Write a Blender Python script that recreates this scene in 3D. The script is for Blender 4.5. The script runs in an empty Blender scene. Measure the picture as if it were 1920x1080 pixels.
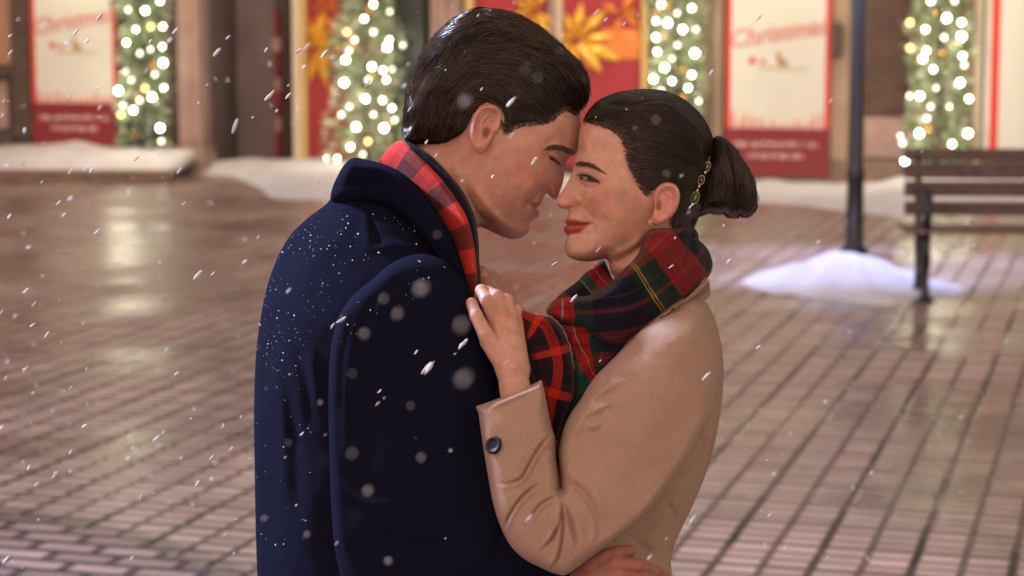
import bpy, math, random
import numpy as np
from mathutils import Vector, Matrix
from mathutils.geometry import delaunay_2d_cdt
rng = np.random.default_rng(7); random.seed(7)
R = math.radians
SC = bpy.context.scene
COL = SC.collection
# ------------------------------------------------------------------ camera, world, sun, exposure
CAM_H, FPX, DIST = 1.8, 4100.0, 2.8
PITCH = math.atan(520/FPX)
cam_d = bpy.data.cameras.new('camera'); cam = bpy.data.objects.new('camera', cam_d); COL.objects.link(cam)
cam.location = (0, 0, CAM_H); cam.rotation_euler = (math.pi/2-PITCH, 0, 0)
cam_d.sensor_width = 36; cam_d.lens = 36*FPX/1920; cam_d.clip_start = .05; cam_d.clip_end = 600
cam_d.dof.use_dof = True; cam_d.dof.focus_distance = DIST-.05; cam_d.dof.aperture_fstop = 6.2
SC.camera = cam
W = bpy.data.worlds.new('World'); SC.world = W; W.use_nodes = True
wn, wl = W.node_tree.nodes, W.node_tree.links
bg = wn['Background']
tc = wn.new('ShaderNodeTexCoord')
def wdot(v):
    n = wn.new('ShaderNodeVectorMath'); n.operation = 'DOT_PRODUCT'; wl.new(tc.outputs['Generated'], n.inputs[0])
    n.inputs[1].default_value = Vector(v).normalized(); return n.outputs['Value']
def wramp(sock, p0, c0, p1, c1):
    r = wn.new('ShaderNodeMapRange'); r.data_type = 'FLOAT_VECTOR'; r.interpolation_type = 'SMOOTHSTEP'
    wl.new(sock, r.inputs[6] if False else r.inputs['Vector'])
    for k, val in (('From Min', p0), ('From Max', p1)):
        [i for i in r.inputs if i.name == k and i.type == 'VECTOR'][0].default_value = (val,)*3
    [i for i in r.inputs if i.name == 'To Min' and i.type == 'VECTOR'][0].default_value = c0
    [i for i in r.inputs if i.name == 'To Max' and i.type == 'VECTOR'][0].default_value = c1
    return [o for o in r.outputs if o.type == 'VECTOR'][0]
def wadd(a, b):
    n = wn.new('ShaderNodeVectorMath'); n.operation = 'ADD'; wl.new(a, n.inputs[0]); wl.new(b, n.inputs[1]); return n.outputs[0]
# the town's night glow: warm lit street behind and right of the viewer, dim cool sky above the roofs
g1 = wramp(wdot((-.42, -.88, .12)), .30, (0, 0, 0), 1.0, (2.45, 1.45, 1.0))
g4 = wramp(wdot((.85, -.45, .20)), .30, (0, 0, 0), 1.0, (.80, .66, .46))
g2 = wramp(wdot((-.75, .1, .55)), .35, (0, 0, 0), 1.0, (.12, .15, .26))
g3 = wramp(wdot((0, 0, 1)), -.3, (.13, .09, .07), .8, (.62, .50, .42))
wl.new(wadd(wadd(wadd(g1, g2), g3), g4), bg.inputs['Color']); bg.inputs['Strength'].default_value = .60
SUN_DIR = Vector((-.82, .33, .50)).normalized()          # towards the light
sd = bpy.data.lights.new('sun', 'SUN'); so = bpy.data.objects.new('sun', sd); COL.objects.link(so)
sd.energy = .5; sd.angle = R(3); sd.color = (.70, .78, 1.0)
so.rotation_euler = SUN_DIR.to_track_quat('Z', 'Y').to_euler()
SC.view_settings.view_transform = 'Standard'; SC.view_settings.look = 'None'
SC.view_settings.exposure = 0; SC.view_settings.gamma = 1; SC.view_settings.use_curve_mapping = False
SC.render.engine = 'CYCLES'; SC.cycles.use_denoising = True; SC.cycles.max_bounces = 6; SC.cycles.sample_clamp_indirect = 6
try: SC.cycles.denoiser = 'OPENIMAGEDENOISE'
except Exception: pass

# ------------------------------------------------------------------ small helpers
def tag(o, label=None, cat=None, group=None, kind=None):
    for k, v in (('label', label), ('category', cat), ('group', group), ('kind', kind)):
        if v: o[k] = v
    return o
def empty(name, loc=(0, 0, 0), rz=0):
    o = bpy.data.objects.new(name, None); COL.objects.link(o); o.location = loc; o.rotation_euler = (0, 0, rz); o.empty_display_size = .1
    return o
def link(name, me, mat, parent=None, smooth=True):
    o = bpy.data.objects.new(name, me); COL.objects.link(o)
    if mat is not None and not me.materials:
        for m in (mat if isinstance(mat, (list, tuple)) else [mat]): me.materials.append(m)
    if smooth: me.polygons.foreach_set('use_smooth', np.ones(len(me.polygons), bool))
    if parent is not None:
        o.parent = parent
    return o
def mesh(name, V, F):
    me = bpy.data.meshes.new(name); me.from_pydata([tuple(map(float, v)) for v in V], [], [tuple(map(int, f)) for f in F]); me.update(); return me
class MB:
    """collects boxes, tubes and polygons into ONE mesh"""
    def __init__(s): s.v, s.f, s.mi, s.m = [], [], [], 0
    def add(s, V, F):
        b = len(s.v); s.v += [tuple(map(float, p)) for p in V]; s.f += [tuple(int(i)+b for i in f) for f in F]; s.mi += [s.m]*len(F)
    def box(s, x0, x1, y0, y1, z0, z1, b=0.0):
        if b > 0:
            V = []
            for z, i in ((z0, b), (z0+b, 0), (z1-b, 0), (z1, b)):
                xa, xb, ya, yb = x0+i, x1-i, y0+i, y1-i
                c = 0 if i else b
                V += [(xa+c, ya, z), (xb-c, ya, z), (xb, ya+c, z), (xb, yb-c, z), (xb-c, yb, z), (xa+c, yb, z), (xa, yb-c, z), (xa, ya+c, z)]
            F = []
            for r in range(3):
                for k in range(8): F.append((r*8+k, r*8+(k+1) % 8, r*8+8+(k+1) % 8, r*8+8+k))
            F.append(tuple(range(7, -1, -1))); F.append(tuple(range(24, 32)))
            s.add(V, F); return
        V = [(x0, y0, z0), (x1, y0, z0), (x1, y1, z0), (x0, y1, z0), (x0, y0, z1), (x1, y0, z1), (x1, y1, z1), (x0, y1, z1)]
        s.add(V, [(0, 3, 2, 1), (4, 5, 6, 7), (0, 1, 5, 4), (1, 2, 6, 5), (2, 3, 7, 6), (3, 0, 4, 7)])
    def tube(s, P, r, n=8, cap=True):
        P = [Vector(p) for p in P]; rs = r if isinstance(r, (list, tuple)) else [r]*len(P); V = []
        a = None
        for i, p in enumerate(P):
            t = (P[min(i+1, len(P)-1)]-P[max(i-1, 0)]).normalized()
            if a is None: a = t.orthogonal().normalized()
            a = (a-t*a.dot(t)).normalized(); b = t.cross(a)
            V += [p+(a*math.cos(2*math.pi*k/n)+b*math.sin(2*math.pi*k/n))*rs[i] for k in range(n)]
        F = [(i*n+k, i*n+(k+1) % n, (i+1)*n+(k+1) % n, (i+1)*n+k) for i in range(len(P)-1) for k in range(n)]
        if cap: F += [tuple(range(n-1, -1, -1)), tuple(range((len(P)-1)*n, len(P)*n))]
        s.add(V, F)
    def prism(s, poly, y0, y1):
        """outline in x,z pushed from y0 to y1"""
        n = len(poly); V = [(x, y0, z) for x, z in poly]+[(x, y1, z) for x, z in poly]
        s.add(V, [tuple(range(n)), tuple(range(2*n-1, n-1, -1))]+[(k, n+k, n+(k+1) % n, (k+1) % n) for k in range(n)])
    def ball(s, c, r, n=8, m=6, sc=(1, 1, 1)):
        V = [(c[0], c[1], c[2]+r*sc[2])]
        for i in range(1, m):
            for k in range(n):
                a, b = math.pi*i/m, 2*math.pi*k/n
                V.append((c[0]+r*sc[0]*math.sin(a)*math.cos(b), c[1]+r*sc[1]*math.sin(a)*math.sin(b), c[2]+r*sc[2]*math.cos(a)))
        V.append((c[0], c[1], c[2]-r*sc[2])); L = len(V)-1
        F = [(0, 1+k, 1+(k+1) % n) for k in range(n)]+[(L, L-n+(k+1) % n, L-n+k) for k in range(n)]
        for i in range(m-2):
            for k in range(n): F.append((1+i*n+k, 1+(i+1)*n+k, 1+(i+1)*n+(k+1) % n, 1+i*n+(k+1) % n))
        s.add(V, F)
    def build(s, name, mat, parent=None, smooth=False):
        me = mesh(name, s.v, s.f); o = link(name, me, mat, parent, smooth)
        if any(s.mi): me.polygons.foreach_set('material_index', s.mi)
        return o

# ------------------------------------------------------------------ materials
def mat(name, color=(.5, .5, .5), rough=.6, metal=0, spec=.5, noise=None, bump=None, emit=None, coord='Object', **kw):
    """noise=(scale, amount, detail) varies the colour, bump=(scale, strength, distance)"""
    m = bpy.data.materials.new(name); m.use_nodes = True; nt = m.node_tree; N, L = nt.nodes, nt.links
    p = N['Principled BSDF']; p.inputs['Base Color'].default_value = (*color, 1); p.inputs['Roughness'].default_value = rough
    p.inputs['Metallic'].default_value = metal; p.inputs['Specular IOR Level'].default_value = spec
    for k, v in kw.items(): p.inputs[k.replace('_', ' ')].default_value = v
    t = N.new('ShaderNodeTexCoord')
    if noise:
        n = N.new('ShaderNodeTexNoise'); n.inputs['Scale'].default_value = noise[0]; n.inputs['Detail'].default_value = noise[2] if len(noise) > 2 else 4
        L.new(t.outputs[coord], n.inputs['Vector'])
        mr = N.new('ShaderNodeMapRange'); mr.inputs['From Min'].default_value = .3; mr.inputs['From Max'].default_value = .7
        mr.inputs['To Min'].default_value = 1-noise[1]; mr.inputs['To Max'].default_value = 1+noise[1]; L.new(n.outputs['Fac'], mr.inputs['Value'])
        vm = N.new('ShaderNodeVectorMath'); vm.operation = 'SCALE'; vm.inputs[0].default_value = color; L.new(mr.outputs[0], vm.inputs['Scale'])
        L.new(vm.outputs[0], p.inputs['Base Color'])
    if bump:
        n = N.new('ShaderNodeTexNoise'); n.inputs['Scale'].default_value = bump[0]; n.inputs['Detail'].default_value = 3; L.new(t.outputs[coord], n.inputs['Vector'])
        b = N.new('ShaderNodeBump'); b.inputs['Strength'].default_value = bump[1]; b.inputs['Distance'].default_value = bump[2]
        L.new(n.outputs['Fac'], b.inputs['Height']); L.new(b.outputs[0], p.inputs['Normal'])
    if emit: p.inputs['Emission Color'].default_value = (*emit[0], 1); p.inputs['Emission Strength'].default_value = emit[1]
    return m
# ------------------------------------------------------------------ sculpting kit: closed bodies built in a metric frame set at the couple
UNIT = DIST/FPX
FW = Vector((0, math.cos(PITCH), -math.sin(PITCH))); DN = Vector((0, -math.sin(PITCH), -math.cos(PITCH)))
def to_world(L):
    L = np.asarray(L, float); x, y, z = L[:, 0]*UNIT, L[:, 1]*UNIT, (L[:, 2]+FPX)*UNIT
    return np.stack([x, z*FW.y+y*DN.y, CAM_H+z*FW.z+y*DN.z], 1)
def fr(p, z):                                   # point of the tracing frame at depth z -> metric local
    k = 1+z/FPX; return np.array([(p[0]-960)*k, (p[1]-540)*k, z])
def catmull(P, closed=True, step=3.0):
    P = np.array([p[:2] for p in P], float); n = len(P); out = []
    for i in range(n if closed else n-1):
        if closed: a, b, c, d = P[(i-1) % n], P[i], P[(i+1) % n], P[(i+2) % n]
        else: a, b, c, d = P[max(i-1, 0)], P[i], P[i+1], P[min(i+2, n-1)]
        L = np.linalg.norm(c-b); m = max(1, int(L/step))
        lim = 1.6*L
        m0 = (c-a)/2; m1 = (d-b)/2
        l0 = np.linalg.norm(m0); l1 = np.linalg.norm(m1)
        if l0 > L: m0 = m0*L/l0
        if l1 > L: m1 = m1*L/l1
        for t in np.arange(m)/m:
            h = (2*t**3-3*t*t+1)*b+(t**3-2*t*t+t)*m0+(-2*t**3+3*t*t)*c+(t**3-t*t)*m1
            out.append(h)
    if not closed: out.append(P[-1])
    return np.array(out)
def seg_dist(Q, P, closed=False):
    """distance of points Q to polyline P, and the arc length there, and the side sign"""
    A = P if closed else P[:-1]; B = np.roll(P, -1, 0) if closed else P[1:]
    d = B-A; L = np.linalg.norm(d, axis=1)+1e-9; S = np.concatenate([[0], np.cumsum(L)[:-1]])
    best = np.full(len(Q), 1e9); arc = np.zeros(len(Q)); sg = np.ones(len(Q))
    for i in range(len(A)):
        r = Q-A[i]; t = np.clip((r@d[i])/L[i]**2, 0, 1); v = r-t[:, None]*d[i]; dd = np.einsum('ij,ij->i', v, v)
        m = dd < best; best[m] = dd[m]; arc[m] = (S[i]+t*L[i])[m]; cr = d[i][0]*r[:, 1]-d[i][1]*r[:, 0]; sg[m] = np.sign(cr[m])
    return np.sqrt(best), arc, sg
def inside(Q, P):
    x, y = Q[:, 0], Q[:, 1]; r = np.zeros(len(Q), bool); B = np.roll(P, -1, 0)
    for (x0, y0), (x1, y1) in zip(P, B):
        if y0 == y1: continue
        m = ((y0 > y) != (y1 > y)) & (x < (x1-x0)*(y-y0)/(y1-y0)+x0); r ^= m
    return r
def tps(C):
    C = np.array(C, float); X, v = C[:, :2], C[:, 2]; n = len(C)
    if n < 3: m = v.mean(); return lambda Q: np.full(len(Q), m)
    def U(r2): return .5*r2*np.log(r2+1e-9)
    s = 100.0; D = ((X[:, None]-X[None])**2).sum(2)/s**2
    A = np.zeros((n+3, n+3)); A[:n, :n] = U(D)+np.eye(n)*.004; A[:n, n] = 1; A[:n, n+1:] = X/s; A[n, :n] = 1; A[n+1:, :n] = (X/s).T
    w = np.linalg.solve(A, np.concatenate([v, [0, 0, 0]]))
    def f(Q):
        Q = np.asarray(Q, float); D = ((Q[:, None]-X[None])**2).sum(2)/s**2
        return U(D)@w[:n]+w[n]+(Q/s)@w[n+1:]
    return f
def idw(C):
    if not isinstance(C, (list, tuple)): return lambda Q: np.full(len(Q), float(C))
    C = np.array(C, float)
    def f(Q):
        d = ((Q[:, None]-C[None, :, :2])**2).sum(2)+4; w = d**-1.6; return (w*C[:, 2]).sum(1)/w.sum(1)
    return f
def vnoise(Q, s, seed=0):
    """smooth value noise, about -1..1"""
    Q = np.asarray(Q, float)/s+seed*17.3; i = np.floor(Q).astype(np.int64); f = Q-i; f = f*f*(3-2*f)
    def h(a, b):
        k = (a*374761393+b*668265263+seed*982451653) & 0x7fffffff; k = ((k ^ (k >> 13))*1274126177) & 0x7fffffff; return ((k ^ (k >> 16)) & 0xffff)/32767.5-1
    a, b = i[:, 0], i[:, 1]
    return (h(a, b)*(1-f[:, 0])+h(a+1, b)*f[:, 0])*(1-f[:, 1])+(h(a, b+1)*(1-f[:, 0])+h(a+1, b+1)*f[:, 0])*f[:, 1]
class Body:
    """a closed rounded body: side outline + half widths + modelled creases, ridges and hollows.
    strokes: (points, sigma, amp[, kind]) kind 'g' gaussian ridge/groove, 'f' fold: crease with a bulge on its right side, 'p' polygon patch with soft edge"""
    def __init__(s, outline, width, round_=20, z0=0, zc=None, strokes=(), g=3.0, smooth=True, back=1.0, noise=(), edge_noise=0):
        s.P = catmull(outline, True, g) if smooth else np.array(outline, float)
        if edge_noise:
            s.P = s.P+np.stack([vnoise(s.P, 9, 3), vnoise(s.P, 9, 4)], 1)*edge_noise
        s.W = tps(width) if isinstance(width, list) else (width if callable(width) else (lambda Q, w=width: np.full(len(Q), float(w))))
        s.E = idw(round_); s.z0 = z0; s.ZC = tps(zc) if zc else None; s.g = g; s.back = back; s.noise = noise
        s.S = []
        for st in strokes:
            k = st[3] if len(st) > 3 else 'g'
            P = catmull(st[0], k == 'p', 3) if len(st[0]) > 2 else np.array(st[0], float)
            s.S.append((P, st[1], st[2], k))
    def edge(s, Q): return seg_dist(Q, s.P, True)[0]
    def plain(s, Q, e=None):
        if e is None: e = np.where(inside(Q, s.P), s.edge(Q), 0)
        t = np.clip(e/s.E(Q), 0, 1); return np.maximum(s.W(Q), 2)*np.sqrt(np.maximum(1-(1-t)**2, 0)), t
    def front(s, Q, e=None):
        Q = np.asarray(Q, float); w, t = s.plain(Q, e); fade = np.clip(t*3, 0, 1)
        d = np.zeros(len(Q))
        for P, sg, amp, k in s.S:
            if k == 'p':
                dd = seg_dist(Q, P, True)[0]*np.where(inside(Q, P), 1, -1); x = np.clip(dd/sg*.5+.5, 0, 1); d += amp*x*x*(3-2*x)
            else:
                lo, hi = P.min(0)-4*sg*(2.2 if k == 'f' else 1), P.max(0)+4*sg*(2.2 if k == 'f' else 1)
                m = np.all((Q > lo) & (Q < hi), 1)
                if not m.any(): continue
                dd, arc, si = seg_dist(Q[m], P); L = np.linalg.norm(np.diff(P, axis=0), axis=1).sum()
                tp = np.clip(np.minimum(arc, L-arc)/(L*.28)+.12, 0, 1)
                if k == 'f':
                    sd_ = dd*si; d[m] += amp*tp*(-np.exp(-(dd/sg)**2)+.4*np.exp(-((sd_-2.0*sg)/(1.7*sg))**2))
                else: d[m] += amp*tp*np.exp(-(dd/sg)**2)
        for sc_, amp, seed in s.noise: d += amp*vnoise(Q, sc_, seed)
        return np.maximum(w+d*fade, .15*w)
    def zmid(s, Q): return (s.ZC(Q) if s.ZC else 0)+s.z0
    def local(s, Q, z):
        k = 1+s.z0/FPX; return np.stack([(Q[:, 0]-960)*k, (Q[:, 1]-540)*k, z], 1)
    def surf(s, Q, lift=0, side=1):
        if side > 0: return s.local(Q, s.zmid(Q)-s.front(Q)-lift)
        return s.local(Q, s.zmid(Q)+s.plain(Q)[0]*s.back+lift)
    def mesh(s):
        P, g = s.P, s.g; lo, hi = P.min(0), P.max(0)
        xs, ys = np.arange(lo[0]+g*.5, hi[0], g), np.arange(lo[1]+g*.5, hi[1], g)
        X, Y = np.meshgrid(xs, ys); X[1::2] += g*.5; Q = np.stack([X.ravel(), Y.ravel()], 1); Q = Q[inside(Q, P)]
        e = s.edge(Q); Q = Q[e > g*1.25]; e = e[e > g*1.25]
        T = np.roll(P, -1, 0)-np.roll(P, 1, 0); T /= np.linalg.norm(T, axis=1)[:, None]+1e-9; Nn = np.stack([-T[:, 1], T[:, 0]], 1)
        area = (P[:, 0]*np.roll(P[:, 1], -1)-np.roll(P[:, 0], -1)*P[:, 1]).sum()
        if area < 0: Nn = -Nn
        for o in (.12*g, .45*g):
            r = P+Nn*o; er = s.edge(r); m = (er > o*.8) & inside(r, P); Q = np.concatenate([Q, r[m]]); e = np.concatenate([e, er[m]])
        n = len(P); pts = [Vector(p) for p in np.concatenate([P, Q])]
        vs, _, tr, ov, _, _ = delaunay_2d_cdt(pts, [(i, (i+1) % n) for i in range(n)], [], 1, 1e-5)
        V2 = np.array([tuple(v) for v in vs]); bd = np.array([any(o < n for o in oo) for oo in ov]); tr = np.array([t for t in tr if len(t) == 3])
        e = s.edge(V2); e[bd] = 0
        wf = s.front(V2, e); wb = s.plain(V2, e)[0]*s.back; zm = s.zmid(V2); wf[bd] = 0; wb[bd] = 0
        nv = len(V2); idx = np.arange(nv)+nv; idx[bd] = np.arange(nv)[bd]
        Vf = s.local(V2, zm-wf); Vb = s.local(V2, zm+wb)
        F = np.concatenate([tr, idx[tr][:, ::-1]])
        d = V2[tr]; ar = np.mean((d[:, 1, 0]-d[:, 0, 0])*(d[:, 2, 1]-d[:, 0, 1])-(d[:, 1, 1]-d[:, 0, 1])*(d[:, 2, 0]-d[:, 0, 0]))
        s.Q2 = np.concatenate([V2, V2]); s.isf = np.concatenate([np.ones(nv, bool), np.zeros(nv, bool)])
        if ar > 0: F = F[:, ::-1]
        return np.concatenate([Vf, Vb]), F
class Merge:
    """joins several bodies (and tubes of hair) into one mesh, with colour and uv per vertex"""
    def __init__(s): s.V, s.F, s.C, s.U, s.n = [], [], [], [], 0
    def add(s, V, F, C=None, U=None):
        V = np.asarray(V, float); F = np.asarray(F)
        s.V.append(V); s.F.append(F+s.n); s.n += len(V)
        s.C.append(np.ones((len(V), 3)) if C is None else np.broadcast_to(np.asarray(C, float), (len(V), 3))); s.U.append(np.zeros((len(V), 2)) if U is None else np.asarray(U, float))
        return s
    def build(s, name, m, parent=None, smooth=True):
        V = to_world(np.concatenate(s.V)); F = [tuple(f) for a in s.F for f in a.tolist()]
        me = mesh(name, V, F)
        C = np.concatenate(s.C); a = me.color_attributes.new('Col', 'FLOAT_COLOR', 'POINT'); a.data.foreach_set('color', np.concatenate([C, np.ones((len(C), 1))], 1).astype(np.float32).ravel())
        U = np.concatenate(s.U); uv = me.attributes.new('puv', 'FLOAT2', 'POINT'); uv.data.foreach_set('vector', U.astype(np.float32).ravel())
        o = link(name, me, m, parent, smooth)
        if parent is not None and parent.type == 'EMPTY': o.matrix_parent_inverse = Matrix.Translation(-parent.location)
        return o
def strands(fn_pts, r, n=3):
    """fn_pts: list of (k,3) local arrays -> thin tapered tubes"""
    V, F, b = [], [], 0
    for P in fn_pts:
        k = len(P)
        if k < 3: continue
        T = np.gradient(P, axis=0); T /= np.linalg.norm(T, axis=1)[:, None]+1e-9
        A = np.cross(T, [0.1, .2, 1.0]); A /= np.linalg.norm(A, axis=1)[:, None]+1e-9; B = np.cross(T, A)
        t = np.linspace(0, 1, k); rr = r*np.minimum(1, np.minimum(t*8+.15, (1-t)*4+.1))
        for j in range(n):
            a = 2*math.pi*j/n
            V.append(P+(A*math.cos(a)+B*math.sin(a))*rr[:, None])
        for i in range(k-1):
            for j in range(n):
                j2 = (j+1) % n; F.append((b+j*k+i, b+j*k+i+1, b+j2*k+i+1, b+j2*k+i))
        b += k*n
    return np.concatenate(V), np.array(F)
def field(guides):
    P, T = [], []
    for gd in guides:
        c = catmull(gd, False, 8); t = np.gradient(c, axis=0); t /= np.linalg.norm(t, axis=1)[:, None]+1e-9; P.append(c); T.append(t)
    P, T = np.concatenate(P), np.concatenate(T)
    def f(q):
        d = ((q[:, None]-P[None])**2).sum(2)+30; w = d**-2; v = w@T; return v/(np.linalg.norm(v, axis=1)[:, None]+1e-9)
    return f
def grow(body, poly, guides, count, length, step=5, lift=1.5, wav=.12, over=2.0, side=1, seed=1, clump=.0):
    """hairs combed along the guides, lying on the body"""
    rg = np.random.default_rng(seed); f = field(guides); P = catmull(poly, True, 4); lo, hi = P.min(0), P.max(0)
    q = rg.uniform(lo, hi, (count*3, 2)); q = q[inside(q, P)][:count]; m = int(length/step); path = [q.copy()]
    ph = rg.uniform(0, 6.28, len(q)); am = rg.normal(0, wav, len(q))
    for i in range(m):
        v = f(q); a = clump*vnoise(q, 26, seed)+.5*clump*vnoise(q, 9, seed+1)+am*np.sin(ph+i*.35)+rg.normal(0, .02, len(q)); c, s_ = np.cos(a), np.sin(a)
        v = np.stack([v[:, 0]*c-v[:, 1]*s_, v[:, 0]*s_+v[:, 1]*c], 1); q = q+v*step; path.append(q.copy())
    path = np.stack(path, 1); out = []; n = len(q); flat = path.reshape(-1, 2)
    ins = inside(flat, body.P); e = body.edge(flat); L = body.surf(flat, 0, side)
    lf = np.repeat(rg.uniform(.2, lift, n), m+1); tt = np.tile(np.sin(np.linspace(0, 1, m+1)*3.0)*.8+.2, n)
    L[:, 2] -= side*lf*tt
    L = L.reshape(n, m+1, 3); ok = (ins | (e < over)).reshape(n, m+1); le = rg.integers(int(m*.45), m+1, n)
    for i in range(n):
        k = le[i]; bad = np.where(~ok[i, :k+1])[0]; k2 = bad[0] if len(bad) else k+1
        if k2 >= 4: out.append(L[i, :k2])
    return out
def surface_net(fn, lo, hi, h):
    """closed surface of a signed distance function"""
    lo, hi = np.array(lo, float), np.array(hi, float); n = np.ceil((hi-lo)/h).astype(int)+1
    g = np.meshgrid(*[lo[i]+h*np.arange(n[i]) for i in range(3)], indexing='ij'); D = fn(np.stack([a.ravel() for a in g], 1)).reshape(n)
    S = D < 0; c = np.array([[i, j, k] for i in (0, 1) for j in (0, 1) for k in (0, 1)]); sh = n-1
    sl = lambda o: tuple(slice(o[a], o[a]+sh[a]) for a in range(3))
    acc = np.zeros((*sh, 3)); cnt = np.zeros(sh)
    for a in range(8):
        for b in range(a+1, 8):
            if abs(c[a]-c[b]).sum() != 1: continue
            da, db = D[sl(c[a])], D[sl(c[b])]; m = (da < 0) != (db < 0); t = np.where(m, da/(da-db+1e-20), 0)
            for k in range(3): acc[..., k] += np.where(m, c[a][k]+t*(c[b][k]-c[a][k]), 0)
            cnt += m
    act = cnt > 0; vid = np.full(sh, -1); vid[act] = np.arange(act.sum()); I = np.argwhere(act)
    V = lo+h*(I+acc[act]/cnt[act][:, None]); F = []
    for ax in range(3):
        b, d = (ax+1) % 3, (ax+2) % 3; s0 = [slice(1, -1)]*3; s0[ax] = slice(0, -1); s1 = list(s0); s1[ax] = slice(1, None)
        A, B = S[tuple(s0)], S[tuple(s1)]; e = np.argwhere(A != B); o = e+1; o[:, ax] -= 1; fl = A[A != B]
        q = []
        for db_, dd in ((-1, -1), (0, -1), (0, 0), (-1, 0)):
            p = o.copy(); p[:, b] += db_; p[:, d] += dd; q.append(vid[p[:, 0], p[:, 1], p[:, 2]])
        q = np.stack(q, 1); q[~fl] = q[~fl][:, ::-1]; F.append(q[(q >= 0).all(1)])
    F = np.concatenate(F)
    for _ in range(2):                                   # settle on the zero level
        eps = h*.3; f0 = fn(V); G = np.stack([(fn(V+np.eye(3)[k]*eps)-f0)/eps for k in range(3)], 1)
        V = V-np.clip(f0, -h, h)[:, None]*G/((G**2).sum(1)[:, None]+1e-6)
    return V, F
def cap_sdf(caps, k=4.0):
    """smooth union of tapered capsules ((a, b, ra, rb), ...) and, with a 5th value, of one blend group"""
    def f(Q):
        d = None
        for a, b, ra, rb in caps:
            a, b = np.asarray(a, float), np.asarray(b, float); v = b-a; t = np.clip((Q-a)@v/(v@v+1e-9), 0, 1)
            x = np.linalg.norm(Q-a-t[:, None]*v, axis=1)-(ra+(rb-ra)*t)
            if d is None: d = x
            else:
                h = np.clip(.5+.5*(d-x)/k, 0, 1); d = d+(x-d)*h-k*h*(1-h)
        return d
    return f
# ================================================================== THE SQUARE
PHI = R(15.8); FO = Vector((0, 23.6, 0)); FE = Vector((math.cos(PHI), -math.sin(PHI), 0)); FN = Vector((-math.sin(PHI), -math.cos(PHI), 0))
def ray(u, v): return (Vector((u-960, 0, 0))+Vector((0, 0, 0))+FW*FPX+DN*(v-540)).normalized()
CAMP = Vector((0, 0, CAM_H))
def fac(u, v, off=0):
    """where a sight line meets the shop fronts' plane, `off` metres in front of it: distance along it, height"""
    d = ray(u, v); O = FO+FN*off; t = (O-CAMP).dot(FN)/d.dot(FN); p = CAMP+d*t; return (p-O).dot(FE), p.z
def fs(u, off=0): return fac(u, 150, off)[0]
def gnd(u, v, z=0): d = ray(u, v); t = (z-CAM_H)/d.z; return CAMP+d*t
def fempty(name, s=0, off=0, z=0):
    e = empty(name, FO+FE*s+FN*off, -PHI); e.location.z = z; return e
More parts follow.
